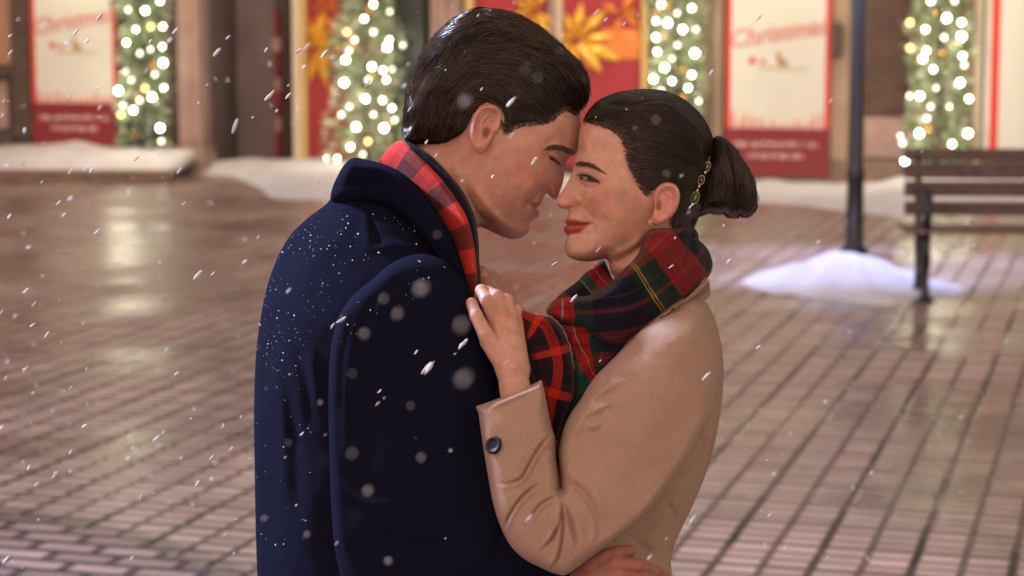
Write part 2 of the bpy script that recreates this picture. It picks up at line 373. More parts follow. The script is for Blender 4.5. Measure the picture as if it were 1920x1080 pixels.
# materials of the place
def paver_mat():
    m = bpy.data.materials.new('pavers'); m.use_nodes = True; nt = m.node_tree; N, L = nt.nodes, nt.links; p = N['Principled BSDF']
    t = N.new('ShaderNodeTexCoord'); mp = N.new('ShaderNodeMapping'); mp.inputs['Rotation'].default_value = (0, 0, PHI); L.new(t.outputs['Object'], mp.inputs[0])
    nz = N.new('ShaderNodeTexNoise'); nz.inputs['Scale'].default_value = 5; nz.inputs['Detail'].default_value = 3; L.new(mp.outputs[0], nz.inputs['Vector'])
    md = N.new('ShaderNodeVectorMath'); md.operation = 'MULTIPLY_ADD'; L.new(nz.outputs['Color'], md.inputs[0]); md.inputs[1].default_value = (.010, .012, 0); L.new(mp.outputs[0], md.inputs[2])
    def bricks(w, h, off, c1, c2, mort, ms):
        b = N.new('ShaderNodeTexBrick'); b.offset = off; b.inputs['Scale'].default_value = 1; b.inputs['Brick Width'].default_value = w; b.inputs['Row Height'].default_value = h; b.inputs['Mortar Size'].default_value = ms
        b.inputs['Mortar Smooth'].default_value = .25; b.inputs['Color1'].default_value = (*c1, 1); b.inputs['Color2'].default_value = (*c2, 1); b.inputs['Mortar'].default_value = (*mort, 1); b.inputs['Bias'].default_value = 0
        L.new(md.outputs[0], b.inputs['Vector']); return b
    A = bricks(.158, .105, 0, (.52, .38, .305), (.37, .26, .21), (.12, .083, .068), .015)
    B = bricks(.235, .118, .5, (.36, .25, .22), (.17, .115, .11), (.045, .033, .036), .022)
    sx = N.new('ShaderNodeSeparateXYZ'); L.new(md.outputs[0], sx.inputs[0])
    # every course end is a wide dark joint
    def math_(op, a, b=None, c=None):
        n = N.new('ShaderNodeMath'); n.operation = op
        for i, x in enumerate((a, b, c)):
            if x is None: continue
            if isinstance(x, (int, float)): n.inputs[i].default_value = x
            else: L.new(x, n.inputs[i])
        return n.outputs[0]
    fr_ = math_('PINGPONG', sx.outputs['X'], .158); j = math_('SMOOTH_MIN', math_('MULTIPLY', fr_, 1), .05, .001)
    jm = N.new('ShaderNodeMapRange'); jm.interpolation_type = 'SMOOTHSTEP'; jm.inputs['From Min'].default_value = .004; jm.inputs['From Max'].default_value = .026; L.new(fr_, jm.inputs[0])
    nj = N.new('ShaderNodeTexNoise'); nj.inputs['Scale'].default_value = 1.3; nj.inputs['Detail'].default_value = 4; L.new(mp.outputs[0], nj.inputs['Vector'])
    jw = N.new('ShaderNodeMapRange'); jw.inputs['From Min'].default_value = .40; jw.inputs['From Max'].default_value = .56; jw.inputs['To Min'].default_value = .15; L.new(nj.outputs['Fac'], jw.inputs[0])
    jj = math_('SUBTRACT', 1, math_('MULTIPLY', math_('SUBTRACT', 1, jm.outputs[0]), math_('MULTIPLY', jw.outputs[0], .85)))
    # every third course joint a little wider
    f3 = math_('PINGPONG', sx.outputs['Y'], .158); j3 = N.new('ShaderNodeMapRange'); j3.interpolation_type = 'SMOOTHSTEP'; j3.inputs['From Min'].default_value = .003; j3.inputs['From Max'].default_value = .022; j3.inputs['To Min'].default_value = .40; L.new(f3, j3.inputs[0])
    # the older worn paving lies to the left, behind a curved border
    va = N.new('ShaderNodeVectorMath'); va.operation = 'DISTANCE'; L.new(t.outputs['Object'], va.inputs[0]); va.inputs[1].default_value = (-3.0, 5.6, 0)
    mk = N.new('ShaderNodeMapRange'); mk.inputs['From Min'].default_value = 2.43; mk.inputs['From Max'].default_value = 2.40; L.new(va.outputs['Value'], mk.inputs[0])
    bd = math_('PINGPONG', math_('SUBTRACT', va.outputs['Value'], 2.46), 10); bm = N.new('ShaderNodeMapRange'); bm.interpolation_type = 'SMOOTHSTEP'; bm.inputs['From Min'].default_value = .02; bm.inputs['From Max'].default_value = .09; bm.inputs['To Min'].default_value = .5; L.new(bd, bm.inputs[0])
    mx = N.new('ShaderNodeMix'); mx.data_type = 'RGBA'; L.new(mk.outputs[0], mx.inputs['Factor']); L.new(A.outputs['Color'], mx.inputs[6]); L.new(B.outputs['Color'], mx.inputs[7])
    cb = N.new('ShaderNodeTexNoise'); cb.inputs['Scale'].default_value = .8; cb.inputs['Detail'].default_value = 6; cb.inputs['Roughness'].default_value = .65; L.new(t.outputs['Object'], cb.inputs['Vector'])
    cm = N.new('ShaderNodeMapRange'); cm.inputs['From Min'].default_value = .3; cm.inputs['From Max'].default_value = .7; cm.inputs['To Min'].default_value = .38; cm.inputs['To Max'].default_value = 1.38; L.new(cb.outputs['Fac'], cm.inputs[0])
    kA = math_('MULTIPLY', jj, j3.outputs[0]); kk = N.new('ShaderNodeMix'); L.new(mk.outputs[0], kk.inputs['Factor']); L.new(kA, kk.inputs['A']); kk.inputs['B'].default_value = 1
    fac_ = math_('MULTIPLY', math_('MULTIPLY', kk.outputs[0], cm.outputs[0]), bm.outputs[0])
    vm = N.new('ShaderNodeVectorMath'); vm.operation = 'SCALE'; L.new(mx.outputs[2], vm.inputs[0]); L.new(fac_, vm.inputs['Scale']); L.new(vm.outputs[0], p.inputs['Base Color'])
    wr = N.new('ShaderNodeTexNoise'); wr.inputs['Scale'].default_value = .8; wr.inputs['Detail'].default_value = 5; L.new(t.outputs['Object'], wr.inputs['Vector'])
    rr = N.new('ShaderNodeMapRange'); rr.inputs['From Min'].default_value = .38; rr.inputs['From Max'].default_value = .62; rr.inputs['To Min'].default_value = .17; rr.inputs['To Max'].default_value = .50; L.new(wr.outputs['Fac'], rr.inputs[0]); L.new(rr.outputs[0], p.inputs['Roughness'])
    hm_ = math_('ADD', math_('MULTIPLY', kk.outputs[0], 1), math_('MULTIPLY', cb.outputs['Fac'], .4)); hb = N.new('ShaderNodeMix'); L.new(mk.outputs[0], hb.inputs['Factor']); L.new(A.outputs['Fac'], hb.inputs['A']); L.new(B.outputs['Fac'], hb.inputs['B'])
    b = N.new('ShaderNodeBump'); b.inputs['Strength'].default_value = .8; b.inputs['Distance'].default_value = .008; L.new(math_('SUBTRACT', hm_, hb.outputs[0]), b.inputs['Height'])
    n4 = N.new('ShaderNodeTexNoise'); n4.inputs['Scale'].default_value = 60; L.new(t.outputs['Object'], n4.inputs['Vector']); b2 = N.new('ShaderNodeBump'); b2.inputs['Strength'].default_value = .4; b2.inputs['Distance'].default_value = .004; L.new(n4.outputs['Fac'], b2.inputs['Height']); L.new(b.outputs[0], b2.inputs['Normal']); L.new(b2.outputs[0], p.inputs['Normal'])
    return m
def brick_mat(name, c1, c2, mort, w=.22, h=.075):
    m = bpy.data.materials.new(name); m.use_nodes = True; nt = m.node_tree; N, L = nt.nodes, nt.links; p = N['Principled BSDF']; t = N.new('ShaderNodeTexCoord')
    mp = N.new('ShaderNodeMapping'); mp.inputs['Rotation'].default_value = (math.pi/2, 0, 0); L.new(t.outputs['Object'], mp.inputs[0])
    b = N.new('ShaderNodeTexBrick'); b.inputs['Scale'].default_value = 1; b.inputs['Brick Width'].default_value = w; b.inputs['Row Height'].default_value = h; b.inputs['Mortar Size'].default_value = .009
    for k, c in (('Color1', c1), ('Color2', c2), ('Mortar', mort)): b.inputs[k].default_value = (*c, 1)
    L.new(mp.outputs[0], b.inputs['Vector']); L.new(b.outputs['Color'], p.inputs['Base Color']); p.inputs['Roughness'].default_value = .85
    bp = N.new('ShaderNodeBump'); bp.inputs['Distance'].default_value = .006; bp.invert = True; L.new(b.outputs['Fac'], bp.inputs['Height']); L.new(bp.outputs[0], p.inputs['Normal']); return m
M_pave = paver_mat()
M_snow = mat('snow', (.60, .60, .62), .65, noise=(3.5, .10), bump=(14, .8, .04), Subsurface_Weight=.15)
M_brick = brick_mat('brown_brick', (.13, .065, .05), (.085, .045, .036), (.10, .08, .07))
M_kerb = mat('kerb_stone', (.20, .14, .10), .7, noise=(6, .2), bump=(40, .4, .01))
M_tan = mat('tan_paint', (.36, .27, .18), .6, noise=(3, .12), bump=(30, .2, .004))
M_taupe = mat('taupe_plaster', (.15, .11, .10), .8, noise=(2, .15), bump=(25, .3, .006))
M_taupe2 = mat('passage_plaster', (.22, .18, .165), .8, noise=(2, .15), bump=(25, .3, .006))
M_pink = mat('rosy_stone', (.36, .25, .21), .6, noise=(5, .15), bump=(20, .3, .006))
M_olive = mat('dark_wood', (.07, .052, .036), .55, noise=(8, .25), bump=(60, .3, .003))
M_cream = mat('cream_paint', (.62, .53, .38), .5, noise=(4, .06))
M_gild = mat('gold_trim', (.70, .50, .20), .35, .3)
M_red = mat('red_panel', (.36, .03, .035), .45, noise=(3, .12))
M_dred = mat('dark_red', (.20, .015, .02), .5)
M_green = mat('dark_green_paint', (.022, .032, .028), .35)
M_banner = mat('banner_cloth', (.66, .67, .60), .7, noise=(3, .03))
M_bred = mat('banner_red', (.62, .05, .04), .7)
M_bpink = mat('banner_faded_red', (.68, .30, .25), .7)
M_bgreen = mat('banner_green', (.42, .50, .24), .7)
M_bbrown = mat('banner_brown', (.42, .26, .12), .7)
M_bwhite = mat('banner_white', (.72, .50, .48), .7)
M_yel = mat('gold_foil', (.85, .50, .06), .35, .25, noise=(9, .15)); M_org = mat('orange_foil', (.75, .24, .05), .45, noise=(5, .2))
M_glass = mat('shop_glass', (.05, .035, .03), .08, spec=.8)
M_int = mat('window_lit', (.3, .16, .1), .8, emit=((1, .5, .3), .10))
M_iron = mat('painted_iron', (.005, .007, .011), .35, noise=(20, .2))
M_cast = mat('cast_iron', (.010, .009, .011), .4, bump=(60, .4, .003))
M_slat = mat('bench_wood', (.085, .052, .042), .5, noise=(14, .3), bump=(50, .4, .003))
M_seat = mat('bench_seat_wood', (.13, .085, .062), .5, noise=(14, .3), bump=(50, .4, .003))
M_bulb = mat('bulb', (1, .9, .7), .3, emit=((1, .92, .74), 38)); M_bulb2 = mat('bulb_soft', (1, .9, .7), .3, emit=((1, .92, .78), 5)); M_bulbm = mat('bulb_mid', (1, .9, .7), .3, emit=((1, .90, .66), 17)); M_bulb3 = mat('bulb_amber', (1, .7, .3), .3, emit=((1, .62, .18), 6))
M_leaf = mat('fir_needles', (.17, .28, .14), .6, noise=(9, .35)); M_leaf_glow = mat('fir_pale_glow', (.52, .57, .42), .6, noise=(9, .3)); M_bauble = mat('bauble', (.7, .35, .08), .2, .6)  # needle greens paled: the bulbs' glow is put into the colour
M_lamp = mat('lamp_glass', (1, .85, .6), .3, emit=((1, .72, .42), 9))
# ground
mb = MB(); mb.add([(-300, -60, 0), (300, -60, 0), (300, 500, 0), (-300, 500, 0)], [(0, 1, 2, 3)]); tag(mb.build('ground', M_pave), kind='structure')
# shop rows: local x along the fronts, y into the building
HT = 4.4
def building(name, label, x0, x1, wallmat, depth=6, y=0):
    e = fempty(name); tag(e, label, 'building'); a, b = fs(x0, -y), fs(x1, -y)
    m = MB(); m.box(a, b, y, y+depth, 0, HT); m.build('wall', wallmat, e)
    m = MB(); m.box(a-.0, b+.0, y-.35, y+depth, HT+.002, HT+.22, .03); m.box(a+.02, b-.02, y-.2, y+depth-.2, HT+.225, HT+.5, .02); r = m.build('roof', M_olive, e)
    m = MB(); m.box(a+.03, b-.03, y-.33, y+depth-.3, HT+.503, HT+.62, .04); m.build('roof_snow', M_snow, r)
    return e
def bx(par, name, m, u0, u1, z0, z1, off, th, bev=.01, bo=None):
    """a trim piece standing `off` metres proud of the fronts"""
    a, b = fs(u0, off if bo is None else bo), fs(u1, off if bo is None else bo); q = MB(); q.box(a, b, -off, -off+th, z0, z1, bev); return q.build(name, m, par)
def zz(u, v, off=0): return fac(u, v, off)[1]
# --- left shop: dark framed window, banner, stone pilaster
bl = building('shop_building', 'left shop with a dark wooden window frame and a rosy stone pilaster', -2000, 380, M_taupe)
bx(bl, 'window_frame', M_olive, -262, -204, .35, 3.1, .14, .14); bx(bl, 'window_frame', M_olive, 22, 58, .35, 3.1, .14, .14); bx(bl, 'window_frame', M_olive, -200, 22, 1.05, 1.17, .12, .12); wn_ = bx(bl, 'window', M_int, -200, 22, 1.18, 3.1, .03, .03); bx(bl, 'lower_panel', M_pink, -200, 14, .45, 1.0, .06, .05)
bx(bl, 'frame_board', M_olive, -200, 22, .05, .42, .09, .09)
q = MB(); a = fs(-50, .05); q.box(a, a+.05, -.06, -.035, 1.18, 3.1); q.build('glazing_bar', M_olive, wn_)
def pilaster(par, u0, u1, z1, m, off):
    a, b = fs(u0, off), fs(u1, off); c, r_ = (a+b)/2, (b-a)/2; q = MB(); q.box(a-.03, b+.03, -off-.02, -.003, 0, .22, .02); q.box(a+.01, b-.01, -off+.03, -.003, .22, .30, .02); q.box(a+.04, b-.04, -off+.05, -.003, .30, z1, .03); q.box(a, b, -off, -.003, z1, z1+.18, .03)
    for k in (-1, 0, 1): q.tube([(c+k*r_*.5, -off+.045, .36), (c+k*r_*.5, -off+.045, z1-.06)], .022, 8)
    return q.build('pilaster', m, par)
pilaster(bl, 322, 380, 3.2, M_pink, .32)
# --- recess with a plain plaster wall
br_ = building('entrance_passage', 'recessed brown plaster wall between the two shops', 380, 548, M_taupe2, 4, .7)
q = MB(); a = fs(380, 0)+.02; q.box(a, a+.1, 0, .7, 0, HT-.01); q.build('side_wall', M_taupe, br_)
q = MB(); q.box(fs(516, -.65), fs(546, -.65), .64, .695, .1, 2.6, .01); q.build('door_jamb', M_olive, br_)
# --- centre shop: red doors with gold frames
bc = building('shop_building', 'centre shop with red doors framed in gold and cream', 548, 1215, M_taupe)
bx(bc, 'gold_post', M_cream, 548, 562, .12, 3, .22, .22); bx(bc, 'gold_post', M_gild, 563.5, 573, .12, 2.9, .19, .19)
bx(bc, 'red_door', M_red, 574, 655, .15, 2.9, .10, .08); bx(bc, 'wall_panel', M_tan, 655, 735, .1, 3, .06, .06); bx(bc, 'green_door', M_green, 738, 796, .1, 2.9, .14, .1)
pilaster(bc, 797, 868, 3.1, M_pink, .24); bx(bc, 'gold_post', M_gild, 872, 886, .12, 3, .18, .18); bx(bc, 'red_door', M_red, 887, 1026, .15, 2.9, .10, .08)
bx(bc, 'mullion', M_pink, 1028, 1040, .12, 3, .16, .16); bx(bc, 'mullion', M_cream, 1041, 1052, .12, 3, .17, .17); bx(bc, 'red_door', M_red, 1054, 1200, .15, 2.9, .10, .08); bx(bc, 'gold_post', M_gild, 1201, 1214, .12, 3, .20, .20)
pl = bx(bc, 'door_plate', M_org, 1126, 1200, zz(1160, 110), zz(1160, 54), .108, .006, 0)
# --- right shop
brt = building('shop_building', 'right shop of tan boards and brown brick', 1215, 3900, M_tan)
bx(brt, 'brick_panel', M_brick, 1622, 1704, zz(1660, 218), 3.2, .06, .06); bx(brt, 'lower_panel', M_pink, 1622, 1704, .3, zz(1660, 219), .08, .07); bx(brt, 'corner_board', M_tan, 1557, 1590, .1, 3.2, .12, .12); bx(brt, 'corner_board', M_tan, 1336, 1356, .1, 3.2, .09, .09)
bx(brt, 'base_board', M_kerb, 1320, 1704, .02, .28, .135, .12); bx(brt, 'hinge_block', M_olive, 1556, 1578, zz(1567, 106), zz(1567, 42), .20, .08, .02); bx(brt, 'corner_board', M_cream, 1826, 1842, .1, 3.2, .12, .12)
# window sashes high up, above the picture
for par, us in ((bl, (-100, 120)), (bc, (620, 960)), (brt, (1440, 1900))):
    for u in us:
        f = bx(par, 'upper_window', M_olive, u-50, u+50, 3.45, 4.15, .05, .05); a, b = fs(u-44, .06), fs(u+44, .06); q = MB(); q.box(a, b, -.056, -.051, 3.52, 4.08); q.build('pane', M_int, f)
# stars on the red doors: foil shards raised from the panel
def star(u, v, size, label, petals, m=M_yel):
    s, z = fac(u, v, .13); e = fempty('star_decoration', s, .13, z); tag(e, label, 'decoration', None)
    q = MB()
    for a0, ln, w in petals:
        a = R(a0); d, n = Vector((math.cos(a), 0, math.sin(a))), Vector((-math.sin(a), 0, math.cos(a))); L_ = ln*size; Ww = w*size
        P = [d*.06*size, d*L_*.55+n*Ww, d*L_, d*L_*.6-n*Ww*.8]; b = len(q.v); q.v += [tuple(p) for p in P]+[tuple(p+Vector((0, .015, 0))) for p in P]+[tuple(d*L_*.5+Vector((0, -.05*size-.03, 0)))]
        q.f += [(b, b+1, b+8), (b+1, b+2, b+8), (b+2, b+3, b+8), (b+3, b, b+8), (b+7, b+6, b+5, b+4), (b, b+4, b+5, b+1), (b+1, b+5, b+6, b+2), (b+2, b+6, b+7, b+3), (b+3, b+7, b+4, b)]; q.mi += [0]*9
    q.build('foil_petals', m, e); return e
star(1078, 78, .48, 'big golden foil star on the right red door, above her hair', [(80, .9, .13), (45, 1.0, .14), (8, .85, .12), (-22, 1.1, .16), (-48, .9, .18), (110, .7, .1), (150, .4, .1), (-90, .6, .12), (-120, .5, .1), (200, .4, .1)])
star(1002, 22, .40, 'golden foil star on the red door behind his crown', [(110, .9, .14), (-60, 1.1, .15), (-30, .9, .14), (60, .7, .12), (190, .7, .12), (-110, .6, .1), (150, .6, .1)])
star(590, 92, .42, 'orange and gold foil star on the leftmost red door', [(75, 1.1, .14), (100, .8, .1), (20, .6, .12), (-20, .7, .1), (-70, 1.1, .13), (-100, .9, .12), (140, .3, .1), (50, .8, .1), (-45, .7, .12)])
star(604, 20, .34, 'small amber foil star above the orange one', [(90, .8, .14), (-60, .9, .14), (10, .7, .1), (40, .8, .12), (-120, .5, .1), (160, .35, .1)], M_org)
star(1165, 28, .26, 'small golden foil star beside the right gold post', [(60, 1, .2), (150, .9, .2), (-30, .9, .2), (-110, .8, .2), (10, .7, .15)], M_org)
# ---- banners
def text_mesh(txt, size, shear=0, bold=.0):
    cu_ = bpy.data.curves.new('t', 'FONT'); cu_.body = txt; cu_.size = size; cu_.shear = shear; cu_.offset = bold; cu_.align_x = 'CENTER'; cu_.resolution_u = 3; cu_.extrude = .002
    o = bpy.data.objects.new('t', cu_); COL.objects.link(o); dg = bpy.context.evaluated_depsgraph_get(); me = bpy.data.meshes.new_from_object(o.evaluated_get(dg)); bpy.data.objects.remove(o); me.materials.clear(); return me
def put_text(par, name, txt, size, x, y, z, ang, m, shear=0, bold=0):
    me = text_mesh(txt, size, shear, bold); me.transform(Matrix.Translation((x, y, z)) @ Matrix.Rotation(ang, 4, 'Y') @ Matrix.Rotation(math.pi/2, 4, 'X')); return link(name, me, m, par, False)
def banner(u0, u1, vbot, vred, label, full=True):
    off = .17; s0, s1 = fs(u0, off), fs(u1, off); w = s1-s0; um = (u0+u1)/2; zb, zr = fac(um, vbot, off)[1], fac(um, vred, off)[1]; zt = 2.75
    e = fempty('banner', (s0+s1)/2, off, zb); tag(e, label, 'banner', None); h = zt-zb; r = zr-zb; W2 = w/2
    q = MB(); q.box(-W2, W2, 0, .03, 0, h, .006); q.build('cloth', M_banner, e)
    q = MB(); q.box(-W2-.004, -W2+.045, -.006, .02, r, h+.004); q.box(W2-.045, W2+.004, -.006, .02, r, h+.004); q.box(-W2+.046, W2-.046, -.006, .02, h-.05, h+.004); q.build('border', M_bred, e)
    q = MB(); q.box(-W2-.006, W2+.006, -.009, .025, -.004, r-.001); q.build('footer', M_dred if full is True else M_red, e)
    # a skyline of little roofs and firs along the footer
    q = MB(); x = -W2+.05; rg = random.Random(int(u0))
    while x < W2-.07:
        hh = (.05+.09*abs(x)/W2)*rg.uniform(.5, 1.3); ww = rg.uniform(.03, .06); q.prism([(x, r+.002), (x+ww, r+.002), (x+ww*.8, r+hh), (x+ww*.5, r+hh*1.3), (x+ww*.2, r+hh)], -.007, -.001); x += ww+rg.uniform(.005, .03)
    q.build('town_skyline', M_bpink, e)
    put_text(e, 'lettering', 'Christmas', w*.235, .0, -.008, r+.62*(h-r)*.55+.17, -.16, M_bpink, .3, .004)
    # small village vignette under the lettering
    vz = r+.30*(h-r)+.02
    for dx, sz in ((-.28, .07), (-.17, .05)): q = MB(); q.prism([(dx*w, vz), (dx*w+sz, vz), (dx*w+sz, vz+sz*.6), (dx*w+sz/2, vz+sz), (dx*w, vz+sz*.6)], -.007, -.001); q.build('house_print', M_bred, e)
    q = MB(); q.prism([(.0, vz-.02), (.11, vz-.03), (.09, vz+.03), (.04, vz+.05), (.01, vz+.13), (-.02, vz+.1)], -.007, -.001); q.build('sleigh_print', M_bbrown, e)
    for a_ in ((-.2, .02, -.006, -.001, vz-.055, vz-.035), (.03, .3, -.006, -.001, vz-.06, vz-.045), (-.36*w, .32*w, -.006, -.001, r+.60*(h-r)+.16, r+.60*(h-r)+.20)): q = MB(); q.box(*a_); q.build('green_print', M_bgreen, e)
    # the two soft lines of small print in the footer: too faint to read, so only strokes
    q = MB(); rg = random.Random(5)
    for zz_, xa, xb in ((r*.60, -.42*w, .40*w), (r*.36, -.28*w, .27*w)):
        x = xa
        while x < xb:
            ww = rg.uniform(.018, .03); k = rg.uniform(.05, .065)
            q.box(x, x+.007, -.013, -.009, zz_, zz_+k); q.box(x+.009, x+ww, -.013, -.009, zz_+rg.choice((0, k*.45, k*.8)), zz_+rg.choice((.95, 1))*k) if rg.random() < .6 else q.box(x+.009, x+ww, -.013, -.009, zz_+k*.42, zz_+k*.62); x += ww+.008+(.022 if rg.random() < .15 else 0)
    q.build('small_print', M_bwhite, e); return e
banner(61, 219, 275, 193, 'cream Christmas banner with a dark red foot, leftmost, beside the dark window')
banner(1362, 1556, 330, 241, 'cream Christmas banner with a red foot, right behind her bun')
# right-hand banner behind the bench, mostly out of the picture
off = .17; s0 = fs(1846, off); zb = fac(1900, 302, off)[1]; e = fempty('banner', s0+.9, off, zb); tag(e, 'wide white banner with a red stripe behind the bench', 'banner')
q = MB(); q.box(-.9, .95, 0, .03, 0, 2.75-zb, .006); q.build('cloth', M_banner, e); q = MB(); x = fs(1857, off)-s0-.9; q.box(x, x+.085, -.006, .02, -.003, 2.754-zb); q.box(x+.3, x+.36, -.006, .02, .0, .12); q.build('stripe', M_bred, e)
put_text(e, 'lettering', 'Christmas', .42, .45, -.008, fac(1905, 172, off)[1]-zb, 0, M_bpink, .25, .0)
put_text(e, 'lettering', 'Village', .30, .45, -.008, fac(1905, 172, off)[1]-zb-.34, 0, M_bpink, .25, .0)
# ---- fir garlands with fairy lights
def garland(name, label, cat, u0, u1, vbot, off, bulbs, amber, seed, taper=0, pot=False):
    rg = np.random.default_rng(seed); um = (u0+u1)/2; s0, s1 = fs(u0, off), fs(u1, off); zb = max(.04, fac(um, vbot, off)[1]); H = 2.95-zb; Wd = (s1-s0)/2*.92
    e = fempty(name, (s0+s1)/2, off, zb); tag(e, label, cat)
    def half(z): return Wd*(1+taper*(.5-z/H))*(1+.10*math.sin(z*7+seed))
    q = MB(); q.tube([(0, .0, 0), (0, .0, H*.5), (0, 0, H)], [.03, .025, .02], 6); q.build('stem', M_olive, e)
    q = MB(); n = 1500
    for i in range(n):
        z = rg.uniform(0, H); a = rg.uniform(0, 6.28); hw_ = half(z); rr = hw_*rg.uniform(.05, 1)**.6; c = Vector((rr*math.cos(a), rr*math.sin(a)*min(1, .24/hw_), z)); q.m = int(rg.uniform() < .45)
        d = Vector((math.cos(a)*.9, math.sin(a)*.7, rg.uniform(-.5, .6))); d.normalize(); ln = rg.uniform(.05, .11); sd_ = d.cross(Vector((rg.normal(), rg.normal(), rg.normal()))).normalized()
        for k in range(4):                         # a sprig: needles in a fan
            dd = (d+sd_*(k-1.5)*.45).normalized(); nn = dd.orthogonal().normalized()*.012; q.add([c+nn, c-nn, c+dd*ln], [(0, 1, 2)])
    fo = q.build('foliage', [M_leaf, M_leaf_glow], e); q.m = 0
    def bulb(u, v, m, r_, nm='bulb'):
        s, z = fac(u, v, off+.24); c = (s-(s0+s1)/2, -.24, z-zb); q = MB(); q.tube([(c[0], c[1]+.03, c[2]+.015), (c[0], c[1]+.004, c[2])], .008, 6); q.ball(c, r_, 8, 6); q.build(nm, m, e, True)
    for u, v, b in bulbs: bulb(u, v, (M_bulb2, M_bulbm, M_bulb)[b-1], (.019, .021, .026)[b-1]*rg.uniform(.85, 1.15))
    for u, v in amber: bulb(u, v, M_bulb3, .026)
    for i in range(12): # the rest of the string, above the picture
        z = rg.uniform(2.0, 2.9); x = rg.uniform(-.8, .8)*Wd; q = MB(); q.ball((x, -.2, z-zb), .021, 8, 6); q.build('bulb', M_bulb2, e, True)
    for i in range(9):
        z = rg.uniform(.1, H-.2); x = rg.uniform(-.7, .7)*half(z); q = MB(); q.ball((x, -.16, z), .035, 10, 8); q.build('bauble', M_bauble, e, True)
    for z_, s_ in ((.55, -.3), (1.35, .3), (2.1, 0)):     # added point lamps that boost the string's glow
        ld = bpy.data.lights.new('string_fill_light', 'POINT'); lo = bpy.data.objects.new('string_fill_light', ld); COL.objects.link(lo); lo.parent = e; lo.location = (s_*Wd, -.46, z_); ld.energy = 7; ld.color = (1, .90, .66); ld.shadow_soft_size = .16
    if pot: q = MB(); q.box(-.18, .16, -.15, .15, -.02, .30, .03); q.build('pot', M_green, e)
    # cable wound round the sprigs
    q = MB(); P = [(Wd*.8*math.cos(t*1.9+seed), -.12-.1*abs(math.sin(t*1.9+seed)), H*t/14) for t in np.linspace(0, 14, 90)]; q.tube(P, .004, 4); q.build('cable', M_green, e)
    return e
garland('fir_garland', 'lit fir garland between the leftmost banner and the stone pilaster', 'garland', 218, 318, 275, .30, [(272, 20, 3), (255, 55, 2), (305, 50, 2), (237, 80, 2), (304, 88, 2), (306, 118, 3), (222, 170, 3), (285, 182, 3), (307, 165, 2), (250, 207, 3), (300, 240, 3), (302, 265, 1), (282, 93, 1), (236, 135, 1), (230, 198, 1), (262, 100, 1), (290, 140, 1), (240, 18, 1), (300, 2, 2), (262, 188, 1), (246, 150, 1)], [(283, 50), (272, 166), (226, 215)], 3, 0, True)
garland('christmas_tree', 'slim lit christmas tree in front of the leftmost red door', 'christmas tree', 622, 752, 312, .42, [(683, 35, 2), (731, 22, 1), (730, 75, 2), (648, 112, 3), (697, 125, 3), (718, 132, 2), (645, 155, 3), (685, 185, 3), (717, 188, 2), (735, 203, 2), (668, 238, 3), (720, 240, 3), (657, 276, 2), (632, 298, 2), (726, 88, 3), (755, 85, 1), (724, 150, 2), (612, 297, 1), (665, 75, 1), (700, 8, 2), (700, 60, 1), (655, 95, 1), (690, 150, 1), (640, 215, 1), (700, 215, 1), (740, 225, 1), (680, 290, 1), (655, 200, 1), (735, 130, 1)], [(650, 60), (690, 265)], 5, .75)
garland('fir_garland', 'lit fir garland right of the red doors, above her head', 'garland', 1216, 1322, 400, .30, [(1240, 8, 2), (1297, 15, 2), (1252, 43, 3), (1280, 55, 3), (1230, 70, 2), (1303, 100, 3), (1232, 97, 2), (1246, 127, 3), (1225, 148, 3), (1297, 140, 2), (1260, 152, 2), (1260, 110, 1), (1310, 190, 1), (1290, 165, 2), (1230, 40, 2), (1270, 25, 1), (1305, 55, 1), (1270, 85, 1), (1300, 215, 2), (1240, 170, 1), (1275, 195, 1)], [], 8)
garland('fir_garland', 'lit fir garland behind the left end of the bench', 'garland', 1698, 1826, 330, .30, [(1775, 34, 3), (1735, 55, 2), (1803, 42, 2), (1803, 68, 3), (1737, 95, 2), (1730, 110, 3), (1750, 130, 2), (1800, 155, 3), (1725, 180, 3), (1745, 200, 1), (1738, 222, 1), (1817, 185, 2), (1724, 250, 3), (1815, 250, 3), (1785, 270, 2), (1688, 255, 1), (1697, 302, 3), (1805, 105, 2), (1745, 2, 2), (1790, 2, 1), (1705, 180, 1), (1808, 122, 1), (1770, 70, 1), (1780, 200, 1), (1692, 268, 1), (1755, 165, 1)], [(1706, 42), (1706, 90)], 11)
# red and white post at the passage
s, z = fac(523, 285, -.35); e = fempty('striped_post', s, -.35); tag(e, 'slim red and white post in the passage left of the gold post', 'post')
for k in range(12): q = MB(); q.tube([(0, 0, k*.15), (0, 0, k*.15+.149)], .035 if k not in (5, 9) else .07, 12); q.build('stripe_band', M_dred if k % 3 else M_pink, e)
